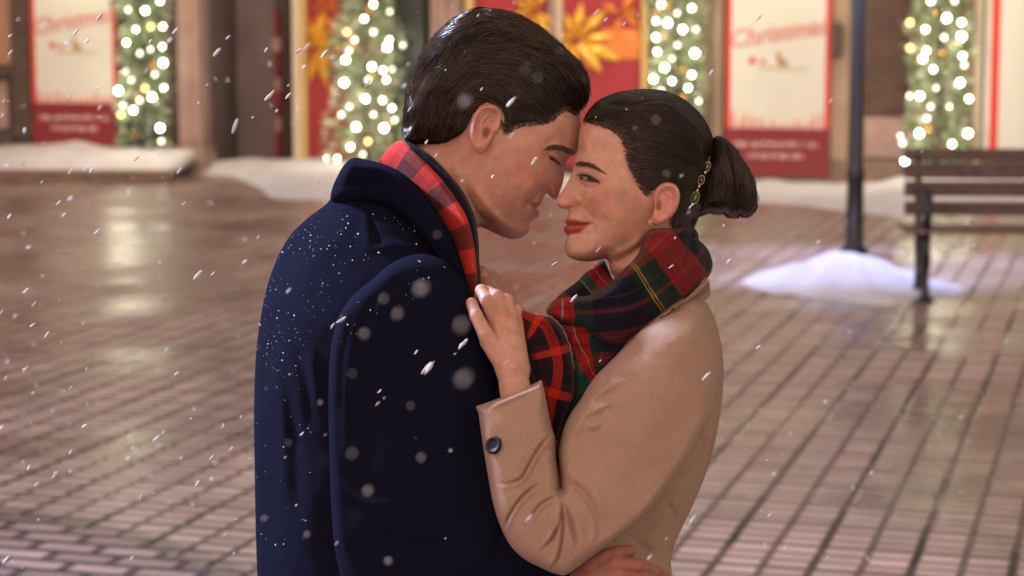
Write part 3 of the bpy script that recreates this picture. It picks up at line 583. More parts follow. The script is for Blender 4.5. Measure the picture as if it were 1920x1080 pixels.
# added, unseen wall lanterns over the fronts (above the picture) that light them
def added_wall_lantern(u, power, label):
    s = fs(u, .4); e = fempty('added_wall_lantern', s, 0, 3.15); tag(e, label, 'wall lantern', 'added wall lanterns above the shop fronts')
    q = MB(); q.box(-.06, .06, -.03, 0, -.12, .12, .01); q.tube([(0, -.03, .05), (0, -.3, .2), (0, -.62, .16)], .014, 8); q.build('bracket', M_iron, e)
    q = MB()
    for a in range(4): t = a*math.pi/2+.785; q.tube([(.085*math.cos(t), -.62+.085*math.sin(t), -.16), (.11*math.cos(t), -.62+.11*math.sin(t), .06)], .008, 5)
    q.box(-.075, .075, -.695, -.545, -.19, -.165); q.add([(-.12, -.74, .065), (.12, -.74, .065), (.12, -.5, .065), (-.12, -.5, .065), (0, -.62, .18)], [(0, 3, 2, 1), (0, 1, 4), (1, 2, 4), (2, 3, 4), (3, 0, 4)]); q.build('cage', M_iron, e)
    q = MB(); q.ball((0, -.62, -.06), .05, 10, 8); q.build('lit_globe', M_lamp, e, True)
    ld = bpy.data.lights.new('lantern_light', 'SPOT'); lo = bpy.data.objects.new('lantern_light', ld); COL.objects.link(lo); lo.parent = e; lo.location = (0, -.72, -.22); lo.rotation_euler = (R(38), 0, 0); ld.spot_size = R(132); ld.spot_blend = .5; ld.energy = power*1.1; ld.color = (.97, .93, .68); ld.shadow_soft_size = .08
for u, pw in ((140, 44), (430, 12), (690, 34), (1100, 42), (1460, 44), (1790, 48)): added_wall_lantern(u, pw, 'added black wall lantern, out of view, on a bracket over the shop fronts')
# ---- snow banks along the fronts
def bank(name, label, pts, h, seed, wall_off=.0, rough=.05):
    """pts: (s, depth of the bank in front of the wall, height at the wall)"""
    rg = random.Random(seed); V, F = [], []; P = catmull([(p[0], p[1]) for p in pts], False, .08); Hh = catmull([(p[0], p[2]) for p in pts], False, .08); n = len(P); m = 16
    hs = np.interp(P[:, 0], Hh[:, 0], Hh[:, 1])
    for i, (s, d) in enumerate(P):
        for j in range(m+1):
            t = j/m; q2 = np.array([[s*10, t*d*10]]); z = hs[i]*(max(0, 1-t**1.8))**.75*(1+.16*vnoise(q2, 6, seed)[0])+.03*vnoise(q2, 2.2, seed+1)[0]*(1-t); z = max(z, .0) if j < m else -.01
            dd = d*(1+.05*vnoise(q2*0+[s*10, 0], 4, seed+2)[0]); V.append((s, -wall_off-t*dd, z))
    for i in range(n-1):
        for j in range(m): a = i*(m+1)+j; F.append((a, a+1, a+m+2, a+m+1))
    e = bpy.data.objects.new(name, mesh(name, V, F)); COL.objects.link(e); e.location = FO; e.rotation_euler = (0, 0, -PHI); e.data.materials.append(M_snow); e.data.polygons.foreach_set('use_smooth', [True]*len(F)); e['kind'] = 'structure'; return e
def bpts(lst):
    out = []
    for u, vtop, vfront in lst:
        g = gnd(u, vfront); d = (g-FO).dot(FN); s = (g-FO).dot(FE); out.append((s, max(d, .3), max(.05, fac(u, vtop, .2)[1])))
    return out
bank('snow', '', bpts([(-1900, 258, 328), (-1100, 260, 330), (-330, 262, 332), (-100, 266, 332), (40, 268, 332), (150, 275, 334), (205, 262, 335), (260, 272, 335), (316, 276, 336), (322, 300, 334)]), 0, 2)
bank('snow', '', bpts([(385, 306, 318), (430, 300, 330), (480, 297, 350), (500, 300, 366), (545, 300, 374), (600, 300, 377), (700, 306, 376), (800, 306, 372), (900, 318, 366), (1000, 330, 362), (1100, 338, 364)]), 0, 4)
bank('snow', '', bpts([(1120, 340, 372), (1250, 336, 380), (1400, 345, 380), (1500, 346, 386), (1580, 345, 396), (1620, 330, 404), (1700, 322, 408), (1850, 330, 400), (2000, 330, 400), (2300, 330, 395), (2900, 345, 410), (3700, 360, 425)]), 0, 6)
# stone kerb under the left bank
p0, p1 = gnd(-1900, 332), gnd(318, 340); q = MB(); d = (p1-p0).normalized(); nn = Vector((-d.y, d.x, 0)); 
for a, b in ((0, .245), (.25, .495), (.5, .745), (.75, 1)):
    A, B = p0.lerp(p1, a), p0.lerp(p1, b); V = [A-nn*.05, B-nn*.05, B+nn*.3, A+nn*.3]; q.add([tuple(v) for v in V]+[(v.x, v.y, .10) for v in V], [(0, 3, 2, 1), (4, 5, 6, 7), (0, 1, 5, 4), (1, 2, 6, 5), (2, 3, 7, 6), (3, 0, 4, 7)])
tag(q.build('kerb', M_kerb), kind='structure')
# small heap caught at the foot of the pilaster
def mound(name, cx, cy, rx, ry, h, seed, rot=0, label=None):
    V, F = [(0, 0, h)], []; n, m = 72, 18
    for i in range(1, m+1):
        for j in range(n):
            a = 2*math.pi*j/n; t = i/m; e_ = 1+.13*vnoise(np.array([[math.cos(a)*3+9, math.sin(a)*3+9]]), 1.2, seed)[0]+.05*vnoise(np.array([[math.cos(a)*9+9, math.sin(a)*9+9]]), 1.2, seed+5)[0]
            x, y = rx*t*e_*math.cos(a), ry*t*e_*math.sin(a); prof = .70/(1+math.exp((t-.42)*11))+.30*max(0, 1-t**2.5); z = h*prof*(1+.18*vnoise(np.array([[x*5+20, y*5+20]]), 1.3, seed+1)[0]); V.append((x, y, max(z, 0) if i < m else -.01))
    V[0] = (0, 0, h*1.0)
    F = [(0, 1+j, 1+(j+1) % n) for j in range(n)]+[(1+(i-1)*n+j, 1+i*n+j, 1+i*n+(j+1) % n, 1+(i-1)*n+(j+1) % n) for i in range(1, m) for j in range(n)]
    o = link(name, mesh(name, V, F), M_snow); o.location = (cx, cy, 0); o.rotation_euler = (0, 0, rot); return o
g = gnd(352, 306); o = mound('snow', g.x, g.y, .24, .2, .13, 9); o['kind'] = 'structure'
LP = gnd(1602, 492); LPb = Vector((LP.x-.05, LP.y-.35, 0))
g = gnd(1592, 528); o = mound('snow_heap', g.x-.02, g.y, .70, 1.1, .19, 14); tag(o, 'bluish white snow heap round the foot of the lamp post', 'snow heap')
# lamp posts: the one in the picture, and an unseen twin added to the left to light his back
def lamp_post(x, y, power, label, col, cone=0):
    e = empty('lamp_post', (x, y, 0)); tag(e, label, 'lamp post')
    q = MB(); q.tube([(0, 0, .0), (0, 0, .12), (0, 0, .16), (0, 0, .62), (0, 0, .66), (0, 0, .70), (0, 0, 3.3)], [.10, .10, .066, .058, .068, .052, .042], 20); q.build('post', M_iron, e, True)
    q = MB(); q.tube([(-.3, 0, 2.9), (.3, 0, 2.9)], .015, 8); q.build('crossbar', M_iron, e); q = MB(); q.tube([(0, 0, 3.3), (0, 0, 3.33), (0, 0, 3.36)], [.05, .058, .04], 12); q.build('collar', M_iron, e)
    q = MB()
    for k in range(6): t = k*math.pi/3; q.tube([(.035*math.cos(t), .035*math.sin(t), 3.36), (.13*math.cos(t), .13*math.sin(t), 3.46), (.16*math.cos(t), .16*math.sin(t), 3.78)], .009, 5)
    q.tube([(0, 0, 3.78), (0, 0, 3.80), (0, 0, 3.96), (0, 0, 4.0)], [.20, .19, .04, .02], 6); q.build('lantern_cage', M_iron, e); q = MB(); q.ball((0, 0, 3.62), .06, 12, 8); q.build('lit_globe', M_lampc, e, True)
    ld = bpy.data.lights.new('lantern_light', 'SPOT' if cone else 'POINT')
    if cone: ld.spot_size = R(cone); ld.spot_blend = .6
    lo = bpy.data.objects.new('lantern_light', ld); COL.objects.link(lo); lo.parent = e; lo.location = (0, 0, 3.56); ld.energy = power; ld.color = col; ld.shadow_soft_size = .13; return e
M_lampc = mat('lamp_glass_cool', (1, 1, 1), .3, emit=((.7, .8, 1), 9))
lamp_post(gnd(1601, 500).x, gnd(1601, 500).y, 1700, 'dark blue iron lamp post standing in the snow heap', (.46, .53, 1), 53)
lamp_post(-2.75, 3.95, 2100, 'added iron lamp post out of view left of the couple, lighting his back', (.62, .71, 1))
# bench
bp = gnd(1736, 567); be = empty('bench', (bp.x, bp.y, 0), R(-3)); tag(be, 'dark wooden slatted bench with cast iron legs, right edge', 'bench')
Lb = 1.9
def board(name, m, x0, x1, y0, y1, z0, z1, tilt=0): q = MB(); q.box(x0, x1, y0, y1, z0, z1, .006); return q.build(name, m, be)
for i in range(5): board('seat_slat', M_seat if i == 0 else M_slat, -.13, Lb, .0+i*.085, .07+i*.085, .425, .45)
for k, (z0, z1) in enumerate(((.505, .592), (.622, .722), (.733, .832), (.846, .925))): board('back_slat', M_slat, -.09, Lb-.04, .43+k*.025, .46+k*.025, z0, z1)
def iron_end(x):
    q = MB()
    q.tube([(x, .04, .0), (x, .05, .05), (x, .09, .14), (x, .05, .25), (x, .03, .33), (x, .06, .42)], [.045, .03, .026, .034, .026, .03], 10)
    q.tube([(x, .40, .0), (x, .39, .06), (x, .36, .18), (x, .40, .30), (x, .42, .42), (x, .47, .60), (x, .53, .93)], [.045, .028, .026, .03, .026, .024, .018], 10)
    q.tube([(x, .06, .405), (x, .42, .405)], .018, 8)
    q.tube([(x, .05, .45), (x, .0, .54), (x, .03, .63), (x, .10, .67), (x, .30, .68), (x, .47, .66)], [.026, .03, .036, .036, .028, .02], 10)
    q.tube([(x, .09, .14), (x, .2, .20), (x, .3, .17), (x, .36, .18)], .014, 8)
    for yy in (.04, .40): q.box(x-.05, x+.05, yy-.06, yy+.06, 0, .018, .004)
    q.build('iron_leg', M_cast, be, True)
iron_end(0); iron_end(Lb-.12)
# ------------------------------------------------------------------ materials of the couple
def vmat(name, rough, spec=.5, sss=0, bump=None, bump2=None, noise=None, sheen=0, extra=None):
    m = mat(name, rough=rough, spec=spec); nt = m.node_tree; N, L = nt.nodes, nt.links; p = N['Principled BSDF']
    a = N.new('ShaderNodeAttribute'); a.attribute_name = 'Col'; col = a.outputs['Color']; t = N.new('ShaderNodeTexCoord')
    if noise:
        n = N.new('ShaderNodeTexNoise'); n.inputs['Scale'].default_value = noise[0]; n.inputs['Detail'].default_value = 5; L.new(t.outputs['Object'], n.inputs['Vector'])
        mr = N.new('ShaderNodeMapRange'); mr.inputs['From Min'].default_value = .3; mr.inputs['From Max'].default_value = .7
        mr.inputs['To Min'].default_value = 1-noise[1]; mr.inputs['To Max'].default_value = 1+noise[1]; L.new(n.outputs['Fac'], mr.inputs['Value'])
        vm = N.new('ShaderNodeVectorMath'); vm.operation = 'SCALE'; L.new(col, vm.inputs[0]); L.new(mr.outputs[0], vm.inputs['Scale']); col = vm.outputs[0]
    L.new(col, p.inputs['Base Color'])
    if sss:
        p.inputs['Subsurface Weight'].default_value = sss; p.inputs['Subsurface Radius'].default_value = (1, .35, .18); p.inputs['Subsurface Scale'].default_value = .009
    if sheen:
        p.inputs['Sheen Weight'].default_value = sheen; p.inputs['Sheen Roughness'].default_value = .5
    prev = None
    for bp in (bump, bump2):
        if not bp: continue
        n = N.new('ShaderNodeTexNoise'); n.inputs['Scale'].default_value = bp[0]; n.inputs['Detail'].default_value = 4; L.new(t.outputs['Object'], n.inputs['Vector'])
        b = N.new('ShaderNodeBump'); b.inputs['Strength'].default_value = bp[1]; b.inputs['Distance'].default_value = bp[2]; L.new(n.outputs['Fac'], b.inputs['Height'])
        if prev: L.new(prev, b.inputs['Normal'])
        prev = b.outputs[0]
    if prev: L.new(prev, p.inputs['Normal'])
    return m
M_skin = vmat('skin', .48, .45, sss=.35, bump=(700, .45, .0008), bump2=(130, .3, .0015), noise=(75, .13))
M_hair = vmat('hair', .29, .5, noise=(300, .2))
M_wool = vmat('wool', .97, .04, bump=(1150, .9, .0015), bump2=(35, .25, .004), noise=(950, .24), sheen=0)
M_knit = vmat('scarf_wool', .95, .1, bump=(900, .7, .0012), bump2=(60, .3, .004), noise=(500, .2), sheen=.1)
M_eye = vmat('eye', .12, .6)
M_lash = mat('lash', (.012, .008, .006), .5)
M_jewel = vmat('jewel', .12, .9)
M_gold = mat('pale_gold', (.8, .6, .42), .18, 1)
M_button = mat('horn_button', (.014, .008, .006), .5, spec=.3)
M_speck = mat('snow_speck', (.9, .92, .96), .5)

def lerp(a, b, t): return a+(b-a)*t
def cmask(Q, poly, soft):
    P = catmull(poly, True, 2); m = np.zeros(len(Q)); lo, hi = P.min(0)-soft*2, P.max(0)+soft*2; k = np.all((Q > lo) & (Q < hi), 1)
    if k.any():
        q = Q[k]; dd = seg_dist(q, P, True)[0]*np.where(inside(q, P), 1, -1); x = np.clip(dd/soft*.5+.5, 0, 1); m[k] = x*x*(3-2*x)
    return m[:, None]

# ================================================================== THE MAN
person_m = empty('person', (-.12, DIST, 0))
tag(person_m, 'tall person in a navy wool coat and red checked scarf, leaning down forehead to forehead', 'person')
HZ = 14
man_out = [(770, 262), (766, 215), (773, 165), (795, 112), (835, 68), (888, 38), (945, 36), (1000, 58), (1042, 95), (1070, 135), (1082, 172), (1087, 205),
    (1088.5, 225), (1088.5, 245), (1088, 262), (1086.5, 275), (1081.5, 287), (1071, 293), (1064, 299), (1061, 312), (1058, 328), (1055, 344), (1050, 358), (1046, 368), (1042, 373.5), (1037, 373),
    (1031, 368), (1025, 363), (1021, 367), (1018, 374), (1015, 380), (1011.5, 384), (1009, 388), (1004, 390.5), (1008, 393), (1011, 398), (1010, 404), (1004, 410), (996, 414), (992, 419), (992.5, 427),
    (990, 436), (983, 443), (972, 447.5), (958, 448.5), (943, 444), (925, 436), (905, 427), (893, 430), (890, 470), (892, 520), (880, 600), (820, 640), (760, 560), (740, 420), (745, 330), (760, 290)]
man_w = [(850, 150, 108), (900, 90, 98), (960, 120, 102), (1010, 130, 92), (1050, 160, 72), (1078, 200, 46), (800, 180, 84), (930, 200, 106), (1000, 220, 94), (1045, 235, 76), (1072, 245, 48), (1082, 270, 24),
    (925, 267, 98), (870, 260, 92), (965, 275, 98), (1003, 290, 90), (1022, 278, 80), (1045, 280, 60), (1066, 286, 26), (1062, 296, 10), (1055, 325, 10), (1046, 355, 11), (1040, 368, 12), (1046, 340, 17), (1036, 356, 24), (1030, 362, 22),
    (1043, 315, 30), (1034, 312, 50), (1026, 300, 64), (1030, 330, 48), (1020, 345, 50), (1010, 325, 74), (990, 330, 84), (965, 335, 86), (1000, 360, 60), (1022, 366, 22), (1014, 376, 24), (1006, 389, 30), (998, 388, 40),
    (985, 385, 54), (965, 385, 70), (940, 385, 78), (1003, 402, 26), (990, 410, 32), (985, 428, 28), (970, 438, 34), (945, 430, 54), (925, 415, 66), (900, 370, 82), (880, 330, 84), (860, 330, 76), (850, 300, 74), (820, 290, 66), (870, 380, 74),
    (800, 330, 70), (840, 430, 74), (800, 480, 76), (790, 260, 66)]
man_E = [(800, 150, 75), (900, 60, 70), (1000, 80, 60), (1075, 150, 45), (1085, 200, 34), (1085, 240, 32), (1083, 270, 22), (1068, 290, 10), (1058, 320, 8), (1050, 350, 9), (1042, 371, 10), (1030, 366, 8), (1022, 364, 8), (1015, 378, 10), (1008, 388, 6), (1008, 400, 10),
    (996, 413, 12), (990, 430, 18), (970, 446, 20), (940, 444, 30), (905, 428, 38), (890, 480, 60), (765, 220, 70), (760, 300, 60), (750, 420, 70)]
EYE_M = [(1029, 297), (1035, 298.5), (1042, 303), (1048, 308.5), (1046, 310.5), (1040, 307.5), (1034, 303)]
man_st = [
    ([(1028, 296), (1036, 300), (1043, 304.5), (1049, 309.5)], 1.5, -4), ([(1032, 294), (1040, 297), (1047, 303)], 4, 3.5),
    ([(1026, 293), (1034, 293.5), (1042, 298), (1049, 305)], 2.6, 3.0), ([(1027, 287), (1036, 287), (1046, 293), (1052, 300)], 2.0, -3.4),
    ([(1022, 283), (1034, 277), (1050, 276), (1066, 282), (1076, 288)], 5.5, 4.5),
    ([(1031, 306), (1038, 311), (1045, 314)], 2.4, 2.2), ([(1028, 311), (1034, 318), (1042, 322)], 2.2, -2.6),
    ([(1026, 352), (1030, 357), (1032, 364)], 2.0, -4.2), ([(1032, 350), (1038, 353), (1041, 362), (1037, 369)], 4.0, 4.0), ([(1031, 367), (1036, 367.5)], 2.2, -9),
    ([(1022, 350), (1012, 362), (1001, 374), (993, 386)], 4.0, -3.2), ([(1010, 340), (998, 352), (986, 366), (980, 380)], 10, 5.0),
    ([(1003, 383.5), (998, 384), (991, 386.5)], 1.8, -6.5), ([(1009, 388), (1003, 387.2), (996, 385.5)], 1.4, -8), ([(1012, 381), (1004, 381), (997, 382)], 2.2, 2.2), ([(1008, 399), (1001, 397), (995, 391)], 3.2, 3.2), ([(1001, 411), (993, 407)], 4, -3),
    ([(991, 380), (986, 388), (985, 396)], 3.5, -3), ([(975, 350), (972, 372), (970, 392)], 7, -2.2), ([(1001, 387), (994, 384.5), (988, 379), (985, 373)], 2.0, -4.0),
    ([(884, 338), (900, 372), (925, 402), (955, 428)], 8, 5), ([(868, 345), (884, 385), (905, 412), (935, 436)], 7, -7),
    ([(850, 290), (862, 340), (880, 400), (890, 430)], 9, 4), ([(1027, 293), (1019, 289)], 1.5, -1.6), ([(1028, 297), (1019, 299)], 1.3, -1.4), ([(1027, 300), (1021, 306)], 1.3, -1.2),
    ([(960, 238), (990, 252), (1005, 270)], 12, -3.5), ([(1040, 225), (1065, 235), (1080, 240)], 14, 2)]
head_m = Body(man_out, man_w, man_E, HZ, strokes=man_st, g=2.0, noise=((22, .5, 2),))
V, F = head_m.mesh(); Q = head_m.Q2
C = np.tile([.56, .31, .245], (len(Q), 1)).astype(float)
C = lerp(C, np.array([.62, .27, .215]), cmask(Q, [(970, 290), (1010, 300), (1015, 340), (980, 365), (945, 340)], 30)*.6)
C = lerp(C, np.array([.50, .265, .215]), cmask(Q, [(905, 330), (960, 350), (1000, 372), (1012, 384), (1000, 420), (990, 446), (940, 446), (890, 410)], 26)*.6)   # shaved beard
C = lerp(C, np.array([.42, .15, .12]), cmask(Q, [(1013, 381), (1004, 380), (994, 384), (995, 391), (1002, 401), (1013, 400), (1011, 390)], 3)*.9)
C = lerp(C, np.array([.55, .19, .13]), cmask(Q, [(1020, 345), (1060, 340), (1050, 378), (1020, 370)], 8)*.4)
C = lerp(C, np.array([.24, .12, .085]), cmask(Q, [(1023, 283), (1034, 279), (1050, 278), (1068, 282), (1080, 290), (1072, 292), (1056, 286), (1040, 284)], 4)*.75)
C = lerp(C, np.array([.10, .045, .035]), cmask(Q, [(1027, 295), (1036, 298.5), (1044, 303), (1050, 309), (1048, 311), (1041, 306.5), (1034, 302)], 2.2)*.85)
C = lerp(C, np.array([.10, .06, .045]), cmask(Q, [(760, 200), (900, 60), (1080, 120), (1092, 204), (1078, 203), (1062, 205), (1046, 215), (1030, 228), (1010, 234), (990, 237), (972, 240), (956, 252), (946, 246), (940, 214), (900, 205), (884, 236), (876, 252), (862, 264), (845, 273), (825, 278), (800, 277), (762, 270)], 13)*.85)
body_m = Merge().add(V, F, C)
def ear(outl, z_at, tilt, concha, canal, st, th, lobe_c, skinc, shadec):
    cx, cy = np.mean(np.array(outl), 0)
    b = Body(outl, th, 7, 0, zc=[(p[0], p[1], -z_at-(p[0]-cx)*tilt[0]-(p[1]-cy)*tilt[1]) for p in outl], strokes=[(concha, 7, -9, 'p')]+st, g=1.4)
    V, F = b.mesh(); C = np.tile(skinc, (len(V), 1)).astype(float)
    C = lerp(C, np.array(shadec), cmask(b.Q2, canal, 4)); return V, F, C  # the hollow's shade is put into the ear colour
V, F, C = ear([(942, 214), (934, 206), (920, 203.5), (904, 208), (892, 220), (885, 238), (883, 258), (887, 274), (894, 288), (903, 293.5), (911, 288), (918, 276), (927, 262), (938, 248), (944, 230)],
    93, (-.42, 0), [(904, 262), (900, 240), (908, 225), (922, 217), (932, 222), (930, 240), (921, 258), (911, 270)], [(908, 262), (907, 250), (914, 244), (920, 250), (918, 260), (912, 266)],
    [([(936, 224), (930, 212), (916, 209), (902, 215), (892, 232), (890, 255), (895, 272)], 3.2, 5), ([(927, 222), (914, 226), (905, 240), (905, 256), (908, 270)], 3.0, 5), ([(918, 236), (924, 229)], 2.5, 3), ([(912, 250), (914, 258)], 4, -8),
     ([(903, 278), (900, 286)], 5, 3), ([(928, 246), (922, 258)], 3.2, 6)], 9, None, (.62, .30, .245), (.26, .09, .065))
body_m.add(V, F, C)

# hair: a close cap and combed strands
hair_out = [(757, 266), (759, 240), (760, 205), (764, 172), (775, 138), (793, 98), (818, 66), (848, 40), (876, 24), (903, 18), (930, 19), (958, 25), (988, 36), (1018, 56), (1048, 81), (1068, 97), (1084, 114), (1096, 133), (1104, 151), (1107, 170), (1105, 188), (1097, 203),
    (1087, 211), (1078, 203), (1062, 205), (1046, 215), (1030, 228), (1010, 234), (990, 237), (972, 240), (960, 246), (951, 252), (945, 243), (944, 228), (940, 214), (926, 206), (908, 208), (893, 219), (884, 236), (876, 252), (862, 262), (845, 271), (825, 276), (800, 275), (775, 270)]
hline_m = catmull([(1090, 215), (1078, 203), (1062, 205), (1046, 215), (1030, 228), (1010, 234), (990, 237), (972, 240), (960, 246), (951, 252), (945, 243), (944, 228), (940, 214), (926, 206), (908, 208), (893, 219), (884, 236), (876, 252), (862, 262), (845, 271), (825, 276), (800, 275), (775, 272), (757, 270)], False, 4)
def cap_w(head, hline, lo, hi, reach):
    def f(Q):
        d = seg_dist(Q, hline)[0]; x = np.clip(d/reach, 0, 1); return np.maximum(head.W(Q), 30)+lo+(hi-lo)*x*x*(3-2*x)
    return f
hair_m = Body(hair_out, cap_w(head_m, hline_m, .6, 9, 40), [(800, 150, 75), (900, 40, 70), (1000, 60, 62), (1050, 88, 50), (1094, 133, 36), (1105, 175, 26), (1099, 203, 16), (760, 240, 50), (764, 172, 60), (818, 66, 66)]+[(x, y, 1.6) for x, y in hline_m[3:-3:2]], HZ, g=3.0,
    strokes=[([(800, 130), (850, 92), (930, 66), (1010, 84), (1070, 130)], 7, 4), ([(815, 105), (870, 70), (940, 48), (1000, 60)], 5, -3), ([(790, 165), (850, 120), (940, 92), (1030, 118), (1085, 165)], 6, -3), ([(850, 60), (910, 38), (970, 46)], 5, 3),
        ([(860, 48), (900, 36), (950, 34)], 3, -3), ([(830, 80), (880, 56), (940, 50), (990, 62)], 3.5, 3), ([(780, 170), (800, 130), (840, 100)], 4, 3), ([(775, 210), (785, 175), (810, 140)], 4, -3)], noise=((14, 1.6, 5),))
V, F = hair_m.mesh(); hm = Merge().add(V, F, (.012, .008, .006))
gd = [[(1100, 195), (1096, 150), (1060, 108), (1000, 70), (930, 42), (870, 50), (820, 90), (785, 150), (770, 215), (768, 262)], [(1085, 205), (1070, 165), (1020, 120), (950, 95), (880, 105), (830, 150), (800, 215), (790, 268)],
    [(1050, 208), (1010, 165), (950, 140), (890, 150), (850, 190), (830, 262)], [(960, 240), (940, 205), (905, 185), (870, 205), (850, 260)], [(1000, 232), (970, 200), (930, 180)]]
pc = hair_out
st1 = grow(hair_m, pc, gd, 8500, 110, 6, 3.6, .10, 3, 1, 11, .16)
st2 = grow(hair_m, [(850, 40), (903, 17), (988, 35), (1060, 90), (1104, 150), (1107, 185), (1075, 180), (1030, 110), (950, 70), (880, 70), (800, 130), (764, 200), (758, 200), (775, 135)], gd, 2600, 80, 6, 6.5, .28, 6, 1, 12, .28)
V, F = strands(st1, .62); cl = np.repeat((rng.uniform(0, 1, (len(st1), 1))**2.2*3.2+.5), [3*len(s) for s in st1], 0)*np.array([[.016, .0105, .0075]]); hm.add(V, F, cl)
V, F = strands(st2, .55); cl = np.repeat((rng.uniform(0, 1, (len(st2), 1))**2*4+.5), [3*len(s) for s in st2], 0)*np.array([[.020, .013, .009]]); hm.add(V, F, cl)
st3 = grow(hair_m, pc, gd, 1500, 120, 6, 3, .1, 3, -1, 13); V, F = strands(st3, 1.1); hm.add(V, F, (.013, .009, .007))
# short cropped hairs feather the hairline at temple, sideburn and nape
def stubble(body, band, vec, count, ln, lift, col, seed, r=.55):
    rg = np.random.default_rng(seed); P = catmull(band, True, 3); lo, hi = P.min(0), P.max(0); q = rg.uniform(lo, hi, (count*6, 2)); q = q[inside(q, P)][:count]; out = []
    d = np.array(vec, float); d /= np.linalg.norm(d)
    for i in range(len(q)):
        a = rg.normal(0, .3); v = np.array([d[0]*math.cos(a)-d[1]*math.sin(a), d[0]*math.sin(a)+d[1]*math.cos(a)])*ln*rg.uniform(.6, 1.3)
        out.append(q[i]+np.linspace(0, 1, 4)[:, None]*v)
    fl = np.concatenate(out); L = body.surf(fl, 0); L[:, 2] -= np.tile([0, .5, .9, 1], len(out))*lift; L = L.reshape(-1, 4, 3)
    V, F = strands(list(L), r); return V, F, col
hm.add(*stubble(head_m, [(1090, 205), (1078, 196), (1050, 205), (1028, 222), (990, 230), (958, 240), (942, 236), (948, 258), (956, 258), (975, 248), (1012, 243), (1036, 236), (1060, 216), (1084, 222)], (-.8, -.5), 700, 9, 2.5, (.03, .019, .014), 5, .42))
hair_obj_m = hm.build('hair', M_hair, person_m)
hair_obj_m['label'] = 'short dark brown hair combed back'
br = grow(head_m, [(1024, 284), (1032, 279), (1048, 277), (1066, 281), (1079, 289), (1076, 294), (1060, 289), (1045, 285), (1032, 286)], [[(1080, 294), (1060, 284), (1040, 279), (1020, 284)], [(1076, 288), (1055, 278), (1030, 277)]], 200, 11, 2, 1.6, .2, 2, 1, 21)
V, F = strands(br, .36); Merge().add(V, F, (.09, .05, .035)).build('eyebrow', M_hair, person_m)
def lashes(pts, root_z, d, ln, n=26):
    P = catmull(pts, False, .6); out = []
    for i in range(n):
        t = i/(n-1); p = P[int(t*(len(P)-1))]; v = np.array([lerp(d[0][0], d[1][0], t), lerp(d[0][1], d[1][1], t), lerp(d[0][2], d[1][2], t)])*ln*rng.uniform(.8, 1.15)
        s = np.linspace(0, 1, 5)[:, None]; a = np.array([p[0], p[1], 0]); q = a+s*v+np.array([0, -1, 0])*(s**2)*ln*.25; out.append(q)
    return out
def eyeball(body, c, r, sink, look, irisr, name, parent, iris=(.05, .025, .015)):
    L0 = body.surf(np.array([c], float))[0]; cen = L0+np.array([0, 0, r+sink]); V, F = [], []
    n, m = 40, 28; look = np.array(look, float); look /= np.linalg.norm(look)
    V = [cen+r*np.array([math.sin(math.pi*i/m)*math.cos(2*math.pi*j/n), math.cos(math.pi*i/m), math.sin(math.pi*i/m)*math.sin(2*math.pi*j/n)]) for i in range(m+1) for j in range(n)]
    F = [(i*n+j, i*n+(j+1) % n, (i+1)*n+(j+1) % n, (i+1)*n+j) for i in range(m) for j in range(n)]
    V = np.array(V); d = (V-cen)/r@look; C = np.tile([.17, .13, .11], (len(V), 1)).astype(float)
    a = np.degrees(np.arccos(np.clip(d, -1, 1))); C[a < irisr] = iris; C[a < irisr*.42] = (.004, .004, .004)
    Merge().add(V, F, C).build(name, M_eye, parent)
ls = [q for q in lashes([(1029, 298), (1036, 299.5), (1043, 304), (1049, 309)], 0, ((.2, .9, -.3), (.8, .7, -.2)), 8)]
ls = [np.array(q)*[1, 1, 0]+0 for q in ls]
def drop(body, lst, lift=0):
    out = []
    for q in lst:
        L = body.surf(q[:1, :2])[0]; k = 1+body.z0/FPX; P = np.stack([(q[:, 0]-960)*k, (q[:, 1]-540)*k, L[2]-lift-np.linspace(0, 5, len(q))], 1); out.append(P)
    return out
V, F = strands(drop(head_m, ls, 1), .55); Merge().add(V, F, (.02, .012, .01)).build('eyelash', M_hair, person_m)

# ================================================================== THE WOMAN
person_w = empty('person', (.32, DIST, 0))
tag(person_w, 'smiling person in a camel coat and tartan scarf, dark hair in a low bun', 'person')
WZ = 20
def wz(x): return -60+105*(x-1050)/290.0
wzc = [(x, y, wz(x)) for x in (1040, 1130, 1230, 1340) for y in (200, 480)]
wom_out = [(1128, 205), (1104, 222), (1091, 237), (1085, 250), (1083, 268), (1081.5, 284), (1078.5, 296), (1074, 307), (1072.5, 316), (1071.5, 325), (1068, 334), (1062, 346), (1055, 358), (1048, 370), (1043.5, 378), (1043, 384), (1046, 390), (1052, 393), (1060, 394), (1064.5, 397), (1064, 403), (1062.5, 409), (1059.5, 414),
    (1058.5, 419), (1062.5, 422.5), (1058, 426), (1056, 432), (1058, 438), (1062, 443), (1061, 449), (1058, 456), (1057, 464), (1058.5, 473), (1063, 481), (1073, 487), (1088, 490.5), (1104, 491), (1120, 488.5), (1134, 486), (1140, 492), (1144, 510), (1152, 525), (1140, 590), (1180, 650), (1260, 660), (1320, 560), (1316, 470), (1300, 430), (1304, 400),
    (1320, 350), (1330, 300), (1322, 250), (1298, 212), (1255, 188), (1210, 182), (1165, 186)]
